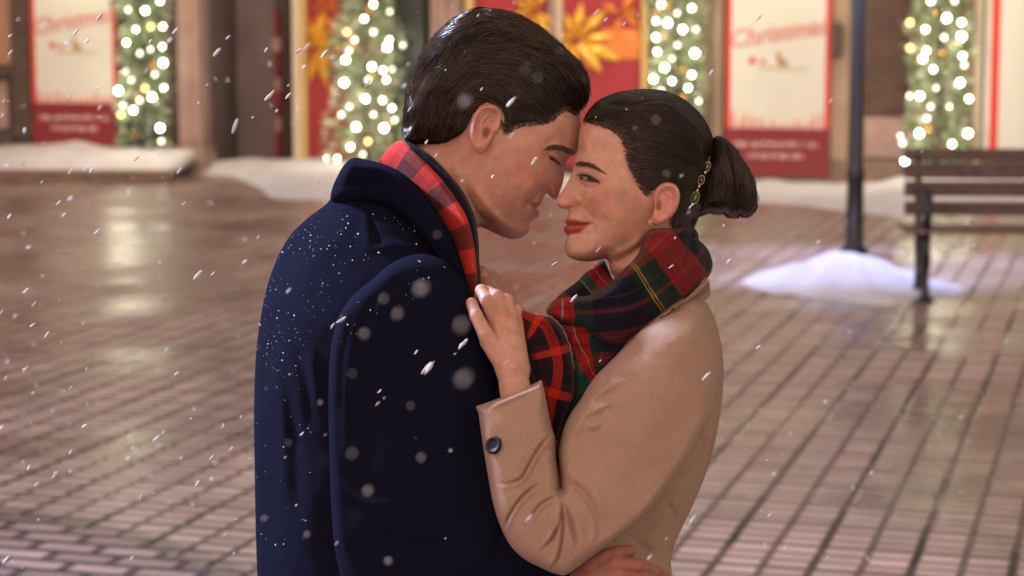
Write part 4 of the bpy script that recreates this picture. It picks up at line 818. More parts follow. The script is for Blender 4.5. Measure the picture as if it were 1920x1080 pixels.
wom_w = [(1200, 230, 86), (1250, 270, 98), (1290, 300, 84), (1160, 240, 72), (1120, 245, 50), (1100, 260, 40), (1150, 280, 74), (1180, 300, 90), (1125, 290, 60), (1100, 300, 42), (1085, 305, 22), (1222, 385, 96), (1200, 360, 97), (1175, 350, 96), (1150, 340, 88), (1135, 345, 82), (1160, 380, 88), (1128, 330, 72), (1116, 340, 62), (1100, 337, 46), (1086, 334, 24), (1079, 336, 13),
    (1068, 345, 9), (1058, 362, 8), (1050, 382, 11), (1060, 385, 15), (1074, 383, 22), (1084, 375, 30), (1078, 358, 20), (1090, 355, 36), (1105, 360, 54), (1120, 365, 68), (1138, 372, 80), (1100, 385, 42), (1112, 395, 50), (1078, 400, 20), (1068, 402, 14), (1066, 415, 15), (1085, 415, 28), (1105, 423, 40), (1066, 432, 16), (1090, 435, 30), (1120, 425, 54), (1130, 410, 64), (1150, 420, 76),
    (1066, 446, 17), (1068, 465, 22), (1085, 475, 30), (1105, 465, 44), (1125, 450, 56), (1150, 455, 62), (1180, 440, 72), (1205, 430, 74), (1190, 400, 86), (1140, 480, 46), (1175, 470, 56), (1230, 440, 66), (1200, 500, 56), (1280, 420, 56), (1250, 520, 60), (1300, 350, 70)]
wom_E = [(1110, 225, 34), (1088, 250, 26), (1086, 280, 20), (1074, 306, 10), (1070, 328, 7), (1056, 356, 7), (1044, 382, 11), (1054, 393, 8), (1064, 400, 8), (1060, 414, 9), (1062, 422, 5), (1058, 431, 9), (1061, 446, 10), (1058, 464, 17), (1075, 487, 17), (1110, 490, 24), (1138, 490, 30), (1150, 540, 50), (1300, 430, 40), (1325, 300, 60), (1250, 190, 60), (1170, 188, 50)]
EYE_W = [(1085, 333), (1093, 333), (1102, 336.5), (1111, 341.5), (1118, 345.5), (1109, 345.5), (1100, 343.5), (1091, 339.5)]
wom_st = [
    (EYE_W, 2.0, -7, 'p'),
    ([(1082, 328), (1094, 327), (1106, 332), (1121, 343)], 2.6, 3.0), ([(1083, 322), (1096, 321), (1110, 328), (1122, 338)], 2.2, -2.8),
    ([(1078, 310), (1095, 308), (1112, 314), (1128, 328)], 6, 3.6),
    ([(1086, 343), (1098, 349), (1110, 350), (1120, 348)], 2.6, 2.6), ([(1084, 349), (1096, 356), (1110, 357)], 2.4, -2.2),
    ([(1120, 346), (1130, 349)], 1.4, -1.5),
    ([(1072, 372), (1079, 374), (1083, 382), (1080, 388)], 6, 3.4), ([(1080, 368), (1087, 374), (1088.5, 383), (1084, 392)], 2.2, -2.6), ([(1064, 392), (1072, 391.5)], 2.2, -6),
    ([(1088, 388), (1097, 397), (1106, 408), (1111, 420)], 4.2, -2.6), ([(1098, 368), (1112, 382), (1124, 400), (1126, 416)], 13, 4.5),
    ([(1060, 422.3), (1072, 423.5), (1086, 424), (1098, 422), (1106, 420)], 1.7, -5.5), ([(1105, 418), (1109, 423), (1110, 430)], 2.6, -4), ([(1062, 416), (1076, 415), (1092, 418)], 3.0, 2.8), ([(1060, 431), (1074, 431), (1090, 428)], 4.0, 3.8), ([(1064, 443), (1078, 441), (1092, 438)], 4, -3.2),
    ([(1066, 400), (1067, 408)], 2, -2), ([(1110, 487), (1150, 478), (1185, 460), (1205, 436)], 7, 4), ([(1140, 496), (1175, 482), (1204, 458), (1220, 430)], 7, -8), ([(1152, 520), (1180, 492), (1210, 460)], 8, 4)]
head_w = Body(wom_out, wom_w, wom_E, WZ, zc=wzc, strokes=wom_st, g=2.0)
V, F = head_w.mesh(); Q = head_w.Q2
C = np.tile([.58, .335, .265], (len(Q), 1)).astype(float)
C = lerp(C, np.array([.66, .30, .25]), cmask(Q, [(1100, 365), (1130, 360), (1150, 385), (1130, 415), (1105, 400)], 24)*.7)
C = lerp(C, np.array([.60, .20, .14]), cmask(Q, [(1042, 370), (1062, 362), (1085, 378), (1080, 396), (1044, 396)], 10)*.35)
C = lerp(C, np.array([.38, .065, .07]), cmask(Q, [(1057, 418), (1062, 412), (1070, 412), (1084, 415), (1096, 418.5), (1106, 420.5), (1099, 426), (1090, 434), (1076, 440), (1062, 441), (1055, 434), (1055, 424)], 3))
C = lerp(C, np.array([.10, .015, .015]), cmask(Q, [(1064, 421.8), (1082, 422.6), (1104, 420), (1104, 421.5), (1082, 425), (1064, 423.5)], 1.6)*.8)
C = lerp(C, np.array([.20, .10, .075]), cmask(Q, [(1082, 330), (1095, 326), (1110, 331), (1122, 343), (1120, 348), (1105, 350), (1088, 345)], 5)*.55)   # eye make-up
C = lerp(C, np.array([.24, .11, .08]), cmask(Q, [(1076, 310), (1090, 309), (1104, 312.5), (1118, 320), (1128, 329), (1118, 325), (1104, 319), (1090, 316), (1078, 316)], 3.5)*.8)
C = lerp(C, np.array([.04, .02, .016]), cmask(Q, EYE_W, 2)*.95)
C = lerp(C, np.array([.12, .07, .05]), cmask(Q, [(1090, 228), (1110, 229), (1124, 234), (1142, 243), (1156, 256), (1166, 276), (1170, 300), (1175, 318), (1184, 338), (1196, 352), (1208, 364), (1226, 358), (1240, 340), (1280, 420), (1300, 440), (1330, 300), (1260, 180), (1150, 185)], 13)*.85)
body_w = Merge().add(V, F, C)
V, F, C = ear([(1222, 362), (1230, 352), (1242, 347), (1255, 349), (1264, 358), (1267, 373), (1263, 392), (1254, 407), (1243, 416), (1231, 423), (1222, 424), (1216, 417), (1219, 404), (1222, 390), (1219, 375)],
    91, (.45, 0), [(1226, 400), (1224, 385), (1230, 368), (1242, 360), (1254, 364), (1256, 378), (1248, 394), (1238, 404)], [(1226, 396), (1225, 385), (1229, 378), (1234, 384), (1233, 396)],
    [([(1230, 362), (1242, 353), (1256, 356), (1261, 370), (1257, 390), (1247, 406)], 3.2, 5), ([(1236, 366), (1246, 368), (1249, 380), (1243, 394), (1235, 404)], 3.0, 5), ([(1230, 386), (1230, 394)], 4, -8), ([(1225, 408), (1222, 416)], 6, 4), ([(1223, 384), (1223, 396)], 3, 6)], 9, None, (.64, .32, .26), (.26, .09, .065))
body_w.add(V, F, C)
whair_out = [(1092, 231), (1094, 222), (1106, 206), (1124, 192), (1146, 181), (1172, 174), (1200, 170), (1228, 170), (1254, 174), (1278, 182), (1300, 197), (1318, 216), (1332, 240), (1340, 262), (1342, 290), (1338, 330), (1328, 366), (1314, 398), (1304, 424), (1296, 446), (1276, 452), (1262, 440), (1258, 420), (1262, 400), (1266, 378), (1262, 358), (1250, 347), (1236, 349),
    (1226, 358), (1214, 366), (1206, 364), (1196, 352), (1184, 338), (1175, 318), (1170, 300), (1166, 276), (1156, 256), (1142, 243), (1124, 234), (1108, 229)]
hline_w = catmull([(1088, 236), (1094, 231), (1108, 229), (1124, 234), (1142, 243), (1156, 256), (1166, 276), (1170, 300), (1175, 318), (1184, 338), (1196, 352), (1206, 364), (1214, 366), (1226, 358), (1236, 349), (1250, 347), (1262, 358), (1266, 378), (1262, 400), (1258, 420), (1262, 440), (1276, 452), (1296, 448)], False, 4)
hair_w_b = Body(whair_out, cap_w(head_w, hline_w, .5, 9, 34), [(1096, 220, 14), (1110, 202, 26), (1130, 189, 36), (1200, 171, 62), (1300, 198, 66), (1340, 280, 60), (1328, 366, 50), (1310, 410, 36), (1296, 446, 20)]+[(x, y, 1.6) for x, y in hline_w[2:-2:2]], WZ, zc=wzc, g=3.0,
    strokes=[([(1104, 216), (1140, 203), (1180, 203), (1225, 196), (1270, 200)], 3.0, -6), ([(1110, 224), (1150, 214), (1200, 212), (1250, 212)], 5, 4), ([(1104, 206), (1150, 190), (1210, 186)], 5, 3)])
V, F = hair_w_b.mesh(); hw = Merge().add(V, F, (.020, .014, .011))
gw = [[(1096, 226), (1118, 200), (1160, 180), (1210, 172), (1262, 180), (1310, 214), (1338, 262), (1345, 310)], [(1104, 230), (1150, 212), (1210, 205), (1265, 222), (1310, 260), (1336, 310)], [(1140, 242), (1190, 236), (1250, 255), (1300, 290), (1335, 320)],
    [(1166, 280), (1210, 280), (1265, 298), (1330, 325)], [(1178, 325), (1220, 322), (1275, 330), (1325, 338)], [(1200, 358), (1235, 340), (1280, 348), (1320, 350)], [(1270, 400), (1290, 390), (1320, 360)], [(1275, 440), (1295, 420), (1318, 375)]]
s1 = grow(hair_w_b, whair_out, gw, 7500, 130, 6, 2.2, .05, 3, 1, 31, .06); V, F = strands(s1, .55)
hw.add(V, F, np.repeat((rng.uniform(0, 1, (len(s1), 1))**2.2*3+.5), [3*len(s) for s in s1], 0)*np.array([[.015, .010, .0075]]))
s1 = grow(hair_w_b, whair_out, gw, 1200, 150, 6, 2.0, .04, 2.5, -1, 32); V, F = strands(s1, 1.0); hw.add(V, F, (.02, .014, .011))
hw.add(*stubble(head_w, [(1094, 232), (1110, 224), (1146, 236), (1168, 258), (1178, 300), (1190, 338), (1208, 358), (1204, 370), (1192, 360), (1176, 332), (1164, 300), (1158, 272), (1142, 252), (1112, 240)], (.9, .3), 800, 11, 1.8, (.05, .032, .022), 33, .4))
hw.add(*stubble(head_w, [(1262, 400), (1272, 410), (1276, 440), (1262, 442), (1250, 425)], (.6, -.8), 300, 14, 4, (.03, .02, .015), 34, .5))
# the rolled low bun
bun_out = [(1338, 258), (1348, 254), (1360, 260), (1376, 276), (1388, 294), (1402, 312), (1412, 334), (1418, 358), (1418, 380), (1412, 396), (1402, 404), (1392, 404), (1386, 400), (1380, 406), (1366, 404), (1358, 398), (1344, 400), (1330, 396), (1318, 400), (1306, 402), (1308, 380), (1312, 350), (1318, 320), (1328, 290)]
bun = Body(bun_out, [(1340, 300, 52), (1360, 340, 62), (1390, 350, 56), (1400, 385, 44), (1350, 380, 54), (1325, 360, 44), (1350, 270, 36)], [(1350, 260, 20), (1400, 320, 32), (1415, 370, 30), (1380, 402, 16), (1330, 396, 20), (1312, 350, 26)], WZ+38, g=2.5,
    strokes=[([(1346, 262), (1362, 292), (1372, 330), (1372, 370), (1382, 402)], 4, -9), ([(1352, 268), (1374, 300), (1386, 340), (1388, 380), (1390, 402)], 7, 5), ([(1336, 270), (1344, 310), (1346, 350), (1350, 396)], 7, 5), ([(1330, 280), (1330, 330), (1330, 394)], 4, -6), ([(1378, 290), (1400, 330), (1404, 372), (1396, 400)], 3.5, -5)])
V, F = bun.mesh(); hw.add(V, F, (.020, .014, .011))
gb = [[(1340, 262), (1356, 290), (1366, 330), (1366, 370), (1376, 402)], [(1352, 258), (1378, 292), (1394, 330), (1398, 370), (1392, 402)], [(1368, 268), (1396, 304), (1412, 345), (1412, 385)], [(1326, 300), (1334, 340), (1336, 394)], [(1316, 330), (1320, 394)]]
s1 = grow(bun, bun_out, gb, 3400, 60, 5, 4.0, .16, 6, 1, 41, .22); V, F = strands(s1, .58); hw.add(V, F, np.repeat((rng.uniform(0, 1, (len(s1), 1))**2.2*3.4+.5), [3*len(s) for s in s1], 0)*np.array([[.017, .011, .008]]))
s1 = grow(bun, bun_out, gb, 700, 70, 5, 2.4, .06, 2.5, -1, 42); V, F = strands(s1, 1.0); hw.add(V, F, (.02, .014, .011))
hw_o = hw.build('hair', M_hair, person_w); hw_o['label'] = 'sleek dark brown hair rolled into a low bun'
br = grow(head_w, [(1076, 309), (1090, 308.5), (1104, 312), (1118, 320), (1128, 329), (1120, 326), (1104, 319), (1090, 316), (1078, 316)], [[(1076, 316), (1090, 312), (1104, 314), (1118, 322), (1130, 331)]], 260, 11, 2, 1.3, .14, 2, 1, 51)
V, F = strands(br, .38); Merge().add(V, F, (.10, .05, .034)).build('eyebrow', M_hair, person_w)
eyeball(head_w, (1100, 340), 17, 1.0, (-.80, .25, -.50), 34, 'eyeball', person_w, (.035, .02, .014))
ls = lashes([(1083, 331.5), (1092, 330.5), (1103, 334), (1119, 345)], 0, ((-.9, .35, -.4), (.2, .8, -.4)), 9, 34)
V, F = strands(drop(head_w, ls, 1), .6); Merge().add(V, F, (.012, .008, .007)).build('eyelash', M_hair, person_w)
# ------------------------------------------------------------------ hands
def L3(u, v, z): return fr((u, v), z)
def hand_sdf(parts, k=4.0):
    """parts: list of chains [(u, v, z, r), ...]; the first is the palm group, blended wider"""
    chains = []
    for ch in parts:
        for a, b in zip(ch[:-1], ch[1:]): chains.append((L3(*a[:3]), L3(*b[:3]), a[3], b[3]))
    return chains
def hand_mesh(palm, fingers, h=1.6, kp=7, kf=2.2, extra=()):
    pc = hand_sdf(palm); fp = cap_sdf(pc, kp); fs = [cap_sdf(hand_sdf([f]), 3.0) for f in fingers]
    def fn(Q):
        d = fp(Q)
        fd = None
        for f in fs:
            x = f(Q)
            if fd is None: fd = x
            else: hh = np.clip(.5+.5*(fd-x)/kf, 0, 1); fd = fd+(x-fd)*hh-kf*hh*(1-hh)
        hh = np.clip(.5+.5*(d-fd)/5, 0, 1); d = d+(fd-d)*hh-5*hh*(1-hh)
        for a, b, r, amp in extra:                        # tendons and creases
            a, b = L3(*a), L3(*b); v = b-a; t = np.clip((Q-a)@v/(v@v), 0, 1); dd = np.linalg.norm(Q-a-t[:, None]*v, axis=1); d = d-amp*np.exp(-(dd/r)**2)
        return d
    A = np.array([L3(*p[:3]) for ch in list(palm)+list(fingers) for p in ch]); lo, hi = A.min(0)-42, A.max(0)+42
    return surface_net(fn, lo, hi, h)
SK_W = (.55, .32, .25); SK_M = (.50, .27, .21)
def skin_c(V, base, red_pts, rad=9, red=(.56, .19, .13)):
    C = np.tile(base, (len(V), 1)).astype(float)
    for p in red_pts:
        d = np.linalg.norm(V-L3(*p[:3]), axis=1); C = lerp(C, np.array(red), (np.exp(-(d/rad)**2)*.6)[:, None])
    return C
# her left hand closed on the lapel
zw = -290
palm = [[(975, 800, -285, 27), (966, 730, -284, 26), (958, 690, -278, 26)], [(958, 690, -278, 26), (930, 606, -238, 15)], [(960, 690, -278, 24), (944, 592, -244, 13.5)], [(964, 690, -276, 24), (957, 594, -238, 13)], [(968, 695, -274, 24), (968, 606, -228, 12.5)], [(945, 680, -275, 18), (914, 640, -262, 14)]]
fing = [[(930, 606, -240, 14), (913, 562, -252, 12.0), (903, 545, -232, 11), (899, 556, -205, 9.5)],
        [(944, 592, -246, 13.5), (931, 556, -250, 12.2), (915, 548, -222, 11), (905, 560, -198, 9.5)],
        [(957, 594, -240, 13), (950, 563, -238, 11.8), (934, 556, -206, 10.5), (920, 566, -185, 9.2)],
        [(968, 606, -230, 12), (968, 582, -226, 11), (955, 575, -196, 9.6), (940, 584, -178, 8.6)],
        [(936, 668, -272, 16), (911, 628, -272, 13.5), (893, 592, -262, 11.5), (884, 568, -246, 10)]]
ex = [((962, 690, -306), (930, 612, -258), 4, 1.6), ((964, 690, -304), (945, 600, -262), 4, 1.8), ((968, 690, -300), (958, 604, -256), 4, 1.5), ((946, 676, -298), (940, 616, -262), 5, -1.2), ((960, 680, -302), (951, 610, -262), 4.5, -1.2),
      ((911, 560, -264), (917, 566, -264), 2.6, -.9), ((928, 556, -263), (936, 559, -262), 2.6, -.9), ((889, 588, -274), (899, 584, -272), 2.6, -.8)]
V, F = hand_mesh(palm, fing, 1.6, extra=ex)
body_w.add(V, F, skin_c(V, SK_W, [(930, 606, -250), (944, 592, -258), (957, 592, -252), (968, 604, -240), (903, 545, -240), (884, 568, -250)]))
# nails of thumb and first finger, small plates sitting on the tips
def nail(c, dirv, nrm, ln, wd):
    c, d, n = L3(*c), np.array(dirv, float), np.array(nrm, float); d /= np.linalg.norm(d); n -= d*(n@d); n /= np.linalg.norm(n); sd_ = np.cross(d, n); V, F = [], []
    for i in range(6):
        for j in range(7):
            t, s = i/5, j/6*2-1; wv = wd*(1-.35*max(0, t-.6)/.4*abs(s)); V.append(c+d*ln*(t-.5)+sd_*wv*s-n*(1-math.sqrt(max(0, 1-.55*s*s)))*wd*.9+n*.6)
    F = [(i*7+j, (i+1)*7+j, (i+1)*7+j+1, i*7+j+1) for i in range(5) for j in range(6)]
    return np.array(V), np.array(F)
V, F = nail((882, 571, -256), (-.35, -.85, .3), (-.3, .1, -1), 13, 6.5); body_w.add(V, F, (.60, .30, .24))
# her right hand on the far lapel: finger tips and thumb show past the scarf
palm = [[(985, 640, 60, 26), (960, 590, 50, 24)], [(960, 590, 50, 24), (930, 548, 20, 14)], [(962, 590, 56, 22), (938, 536, 40, 13)], [(966, 592, 64, 20), (946, 540, 58, 12)], [(968, 600, 70, 20), (952, 556, 72, 12)]]
fing = [[(930, 548, 20, 13), (910, 524, -4, 11.5), (900, 518, -24, 10), (893, 528, -36, 9)], [(938, 536, 40, 12), (917, 516, 22, 11), (903, 508, 6, 10), (894, 518, -6, 9)], [(946, 540, 58, 12), (926, 520, 44, 10.5), (910, 512, 32, 9.5), (902, 522, 22, 8.5)],
        [(952, 556, 72, 11), (934, 538, 64, 9.5), (920, 532, 54, 8.5), (912, 540, 46, 8)], [(955, 590, 30, 15), (932, 572, -2, 13), (914, 548, -20, 11.5), (905, 516, -34, 10)]]
V, F = hand_mesh(palm, fing, 2.2); body_w.add(V, F, skin_c(V, SK_W, [(905, 516, -34), (900, 508, 0)], 14))
# his right hand at her waist
HB = 10
palm = [[(1040, 1120, -235, 34), (1078, 1092, -262, 30), (1105, 1078, -276, 27)], [(1100, 1080, -276, 27), (1152, 1046, -292, 17)], [(1100, 1084, -276, 27), (1160, 1070, -294, 17)], [(1100, 1090, -274, 26), (1162, 1094, -290, 16)], [(1096, 1098, -270, 25), (1156, 1116, -282, 15)], [(1085, 1072, -270, 22), (1112, 1044, -280, 15)]]
fing = [[(1152, 1050, -292, 16), (1196, 1052, -296, 14), (1226, 1064, -282, 12.5), (1246, 1072, -262, 11)], [(1160, 1072, -294, 16.5), (1208, 1078, -300, 14.2), (1240, 1090, -284, 12.8), (1258, 1098, -264, 11)],
        [(1162, 1096, -290, 16), (1208, 1106, -296, 13.8), (1240, 1118, -280, 12.2), (1256, 1124, -262, 11)], [(1156, 1118, -282, 14.5), (1194, 1134, -286, 12.5), (1220, 1144, -274, 11), (1236, 1150, -260, 10)], [(1108, 1050, -280, 17), (1134, 1034, -286, 14.5), (1160, 1026, -286, 12.5), (1180, 1024, -280, 11)]]
palm = [[(a, b+HB, c, d) for a, b, c, d in ch] for ch in palm]; fing = [[(a, b+HB, c, d) for a, b, c, d in ch] for ch in fing]
V, F = hand_mesh(palm, fing, 1.9); body_m.add(V, F, skin_c(V, (.28, .125, .10), [(1152, 1048, -306), (1160, 1070, -308), (1196, 1052, -308), (1160, 1026, -295)], 12, (.40, .14, .10)))  # darker skin: the shade at her waist is put into the colour
# trunk, arms and legs under the clothes, down to the ground
GY = 1.8/UNIT                                     # metric local height of the ground below the lens
def limb(chain, k=14, h=9):
    f = cap_sdf([(np.array(a[:3]), np.array(b[:3]), a[3], b[3]) for a, b in zip(chain[:-1], chain[1:])], k); A = np.array([c[:3] for c in chain]); r = max(c[3] for c in chain)+20
    return surface_net(f, A.min(0)-r, A.max(0)+r, h)
def under(bd, neck, hip, sh, elb, hnd, col, wd):
    parts = []
    f = cap_sdf([(np.array(neck), np.array(hip), wd*.72, wd*.8)]+[(np.array(neck)+[0, 90, 0], np.array(s), wd*.5, 52) for s in sh]+[x for s, e, hn in zip(sh, elb, hnd) for x in ((np.array(s), np.array(e), 50, 38), (np.array(e), np.array(hn), 38, 25))]
        +[(np.array(hip)+[0, 30, 60*s], np.array(hip)+[0, 620, 70*s], 82, 60) for s in (-1, 1)]+[(np.array(hip)+[0, 620, 70*s], np.array([hip[0], ground_y(hip[2]+70*s)-110, hip[2]+70*s]), 60, 38) for s in (-1, 1)], 22)
    P = np.array([neck, hip, *sh, *elb, *hnd]); lo, hi = P.min(0)-110, P.max(0)+110; hi[1] = ground_y(0)+60
    V, F = surface_net(f, lo, hi, 15); bd.add(V, F, col)
def ground_y(z): return (CAM_H+(z+FPX)*UNIT*FW.z)/(-DN.z)/UNIT
under(body_m, (-140, 0, 20), (-250, 700, 30), [(-190, 70, -170), (-190, 70, 200)], [(-210, 560, -215), (-180, 560, 250)], [(130, 545, -255), (120, 560, 250)], SK_M, 120)
under(body_w, (240, 60, 20), (185, 720, 30), [(300, 160, -185), (300, 160, 190)], [(70, 400, -270), (90, 400, 250)], [(12, 250, -285), (10, 60, 60)], SK_W, 100)
body_m.build('body', M_skin, person_m); body_w.build('body', M_skin, person_w)

# ------------------------------------------------------------------ cloth with woven checks: the pattern follows each piece's own length and width
def plaid_mat(name, bias, ustripes, vstripes):
    m = mat(name, rough=.95, spec=.1); nt = m.node_tree; N, L = nt.nodes, nt.links; p = N['Principled BSDF']
    a = N.new('ShaderNodeAttribute'); a.attribute_name = 'puv'; t = N.new('ShaderNodeTexCoord')
    nz = N.new('ShaderNodeTexNoise'); nz.inputs['Scale'].default_value = 45; L.new(t.outputs['Object'], nz.inputs['Vector'])
    ad = N.new('ShaderNodeVectorMath'); ad.operation = 'MULTIPLY_ADD'; L.new(nz.outputs['Color'], ad.inputs[0]); ad.inputs[1].default_value = (.03, .03, 0); L.new(a.outputs['Vector'], ad.inputs[2])
    sx = N.new('ShaderNodeSeparateXYZ'); L.new(ad.outputs[0], sx.inputs[0]); outs = []
    for o, st in ((sx.outputs['X'], ustripes), (sx.outputs['Y'], vstripes)):
        f = N.new('ShaderNodeMath'); f.operation = 'FRACT'; L.new(o, f.inputs[0])
        r = N.new('ShaderNodeValToRGB'); r.color_ramp.interpolation = 'CONSTANT'; e = r.color_ramp.elements
        e[0].position = 0; e[0].color = (*st[0][1], 1); e[1].position = st[1][0]; e[1].color = (*st[1][1], 1)
        for q, c in st[2:]: x = e.new(q); x.color = (*c, 1)
        L.new(f.outputs[0], r.inputs[0]); outs.append(r.outputs[0])
    wv = N.new('ShaderNodeTexWave'); wv.inputs['Scale'].default_value = 420; wv.inputs['Distortion'].default_value = 1.5; wv.bands_direction = 'DIAGONAL'; L.new(t.outputs['Object'], wv.inputs['Vector'])
    mr = N.new('ShaderNodeMapRange'); mr.inputs['To Min'].default_value = max(0, bias-.14); mr.inputs['To Max'].default_value = min(1, bias+.14); L.new(wv.outputs['Fac'], mr.inputs[0])
    mx = N.new('ShaderNodeMix'); mx.data_type = 'RGBA'; L.new(mr.outputs[0], mx.inputs['Factor']); L.new(outs[0], mx.inputs[6]); L.new(outs[1], mx.inputs[7])
    n2 = N.new('ShaderNodeTexNoise'); n2.inputs['Scale'].default_value = 500; n2.inputs['Detail'].default_value = 4; L.new(t.outputs['Object'], n2.inputs['Vector'])
    mr2 = N.new('ShaderNodeMapRange'); mr2.inputs['From Min'].default_value = .3; mr2.inputs['From Max'].default_value = .7; mr2.inputs['To Min'].default_value = .72; mr2.inputs['To Max'].default_value = 1.25; L.new(n2.outputs['Fac'], mr2.inputs[0])
    vm = N.new('ShaderNodeVectorMath'); vm.operation = 'SCALE'; L.new(mx.outputs[2], vm.inputs[0]); L.new(mr2.outputs[0], vm.inputs['Scale']); L.new(vm.outputs[0], p.inputs['Base Color'])
    b = N.new('ShaderNodeBump'); b.inputs['Strength'].default_value = .7; b.inputs['Distance'].default_value = .0012; L.new(n2.outputs['Fac'], b.inputs['Height']); L.new(b.outputs[0], p.inputs['Normal'])
    p.inputs['Sheen Weight'].default_value = .1
    return m
RD, DR, NV, GR, YL, WH = (.40, .018, .016), (.085, .010, .012), (.007, .008, .022), (.006, .018, .015), (.26, .20, .05), (.26, .27, .27)
M_check = plaid_mat('red_check', .22, [(0, (.58, .026, .020)), (.5, (.04, .007, .008))], [(0, (.70, .08, .065)), (.30, (.38, .018, .016)), (.8, (.3, .02, .02))])
M_check2 = plaid_mat('dark_check', .45, [(0, (.55, .028, .018)), (.17, (.02, .008, .012)), (.62, (.008, .008, .02)), (.84, (.06, .01, .012))], [(0, (.5, .025, .016)), (.2, (.02, .008, .012)), (.7, (.008, .008, .02))])
tart = [(0, NV), (.07, (.19, .010, .012)), (.157, (.09, .05, .04)), (.162, (.19, .010, .012)), (.25, GR), (.31, (.015, .03, .02)), (.345, YL), (.353, (.02, .02, .02)), (.361, YL), (.369, GR), (.40, NV), (.52, (.012, .012, .03)), (.66, (.015, .03, .035)), (.72, (.015, .035, .035)), (.745, (.36, .018, .016)), (.80, WH), (.805, (.36, .018, .016)), (.86, (.015, .09, .07)), (.92, YL), (.93, NV)]  # right-hand red dimmer than the left one: shade put into the colour
vst = [(0, (.34, .016, .016)), (.12, WH), (.13, (.34, .016, .016)), (.22, GR), (.30, NV), (.44, (.01, .012, .03)), (.50, (.25, .015, .015)), (.56, NV), (.74, YL), (.75, NV), (.85, GR)]
M_tartan = plaid_mat('tartan', .22, tart, vst)
def uvline(Q, line, su, sv, ou=0, ov=0):
    P = catmull(line, False, 4); d, a, s = seg_dist(Q, P); return np.stack([a/su+ou, d*s/sv+ov], 1)
def cloth(mg, body, col=(1, 1, 1), uv=None):
    V, F = body.mesh(); mg.add(V, F, col, None if uv is None else uvline(body.Q2, *uv)); return body

# ------------------------------------------------------------------ his coat
NAVY = (.0078, .0090, .024)
torso_m = Body([(700, 330), (640, 350), (612, 382), (578, 408), (544, 442), (516, 494), (496, 560), (482, 650), (477, 760), (478, 880), (480, 1000), (484, 1120), (486, 1400), (470, 1800), (455, 2150), (640, 2200), (900, 2180), (960, 1900), (985, 1500), (1000, 1200), (985, 1000), (960, 850), (938, 740), (915, 640), (900, 575), (880, 520), (850, 450), (800, 385), (750, 340)],
    [(560, 480, 100), (620, 420, 92), (700, 390, 98), (800, 440, 130), (870, 520, 134), (620, 600, 190), (560, 700, 170), (520, 900, 120), (620, 900, 195), (760, 600, 205), (850, 700, 190), (760, 900, 210), (900, 900, 170), (940, 780, 130), (500, 1200, 120), (700, 1300, 230), (900, 1300, 180), (600, 1900, 230), (850, 1900, 230)],
    [(560, 430, 90), (480, 700, 120), (480, 1100, 130), (900, 580, 60), (940, 760, 60), (980, 1200, 90), (700, 2150, 40), (750, 340, 60), (640, 350, 60)], 0, g=5,
    strokes=[([(626, 376), (592, 408), (560, 446), (534, 498), (518, 560), (508, 640), (503, 760), (502, 900), (506, 1060)], 2.6, -3.4), ([(700, 400), (712, 440), (728, 470)], 5, -7), ([(688, 400), (696, 440), (700, 476)], 9, 5), ([(724, 420), (770, 440), (800, 470)], 10, 7), ([(700, 470), (750, 462), (800, 478)], 8, 6),
        ([(560, 620), (590, 700), (600, 800)], 12, -7), ([(548, 700), (570, 820), (575, 980)], 14, -8), ([(530, 660), (545, 780), (545, 940)], 12, 6), ([(600, 640), (612, 760)], 10, 7), ([(520, 980), (560, 1060), (600, 1120)], 14, 5)], noise=((60, 3, 8), (25, .9, 9)))
coat = Merge(); cloth(coat, torso_m, NAVY)
slv_m = Body([(700, 520), (722, 500), (752, 483), (784, 475), (815, 480), (845, 496), (872, 530), (896, 580), (915, 640), (934, 710), (948, 790), (962, 870), (990, 940), (1030, 1000), (1062, 1040), (1092, 1066), (1096, 1100), (1078, 1140), (1000, 1190), (900, 1210), (790, 1210), (700, 1180), (655, 1120), (632, 1040), (623, 950), (619, 850), (617, 745), (620, 660), (632, 600), (655, 560), (678, 538)],
    [(780, 560, 64), (700, 640, 66), (850, 640, 60), (780, 760, 84), (650, 760, 50), (900, 760, 54), (760, 950, 92), (660, 960, 60), (880, 950, 84), (760, 1100, 80), (950, 1060, 66), (1050, 1090, 44)],
    [(780, 480, 30), (690, 530, 26), (640, 600, 22), (620, 700, 20), (618, 800, 20), (622, 950, 24), (660, 1120, 40), (940, 760, 46), (990, 950, 46), (1090, 1090, 24), (900, 1200, 60)], -205, zc=[(760, 480, 40), (640, 640, 0), (760, 800, -10), (760, 1100, -20), (1080, 1090, -45), (900, 600, 10)], g=4.5,
    strokes=[([(690, 560), (668, 620), (655, 720), (652, 860)], 9, 4), ([(720, 620), (700, 760), (690, 900)], 16, -6), ([(700, 560), (684, 620), (676, 700)], 7, -4), ([(730, 540), (712, 590), (704, 660)], 8, 4), ([(650, 760), (690, 790), (740, 800)], 8, -4), ([(640, 880), (690, 900), (760, 905)], 9, -5), ([(640, 910), (700, 932), (770, 930)], 8, 4), ([(840, 560), (860, 700), (850, 860)], 18, 5), ([(700, 980), (780, 1010), (860, 1000)], 12, -6), ([(690, 1040), (800, 1060), (900, 1040)], 14, 6), ([(960, 920), (940, 1000), (920, 1060)], 10, -6)], noise=((55, 3, 18), (25, 1, 19)))
cloth(coat, slv_m, NAVY)
far_slv = Body([(760, 420), (840, 440), (900, 520), (930, 640), (960, 800), (1010, 950), (1100, 1040), (1090, 1110), (980, 1140), (800, 1150), (700, 1000), (680, 700), (700, 500)], 80, 60, 215, g=9); cloth(coat, far_slv, NAVY)
coat_o = coat.build('coat', M_wool, person_m)
coll = Merge()
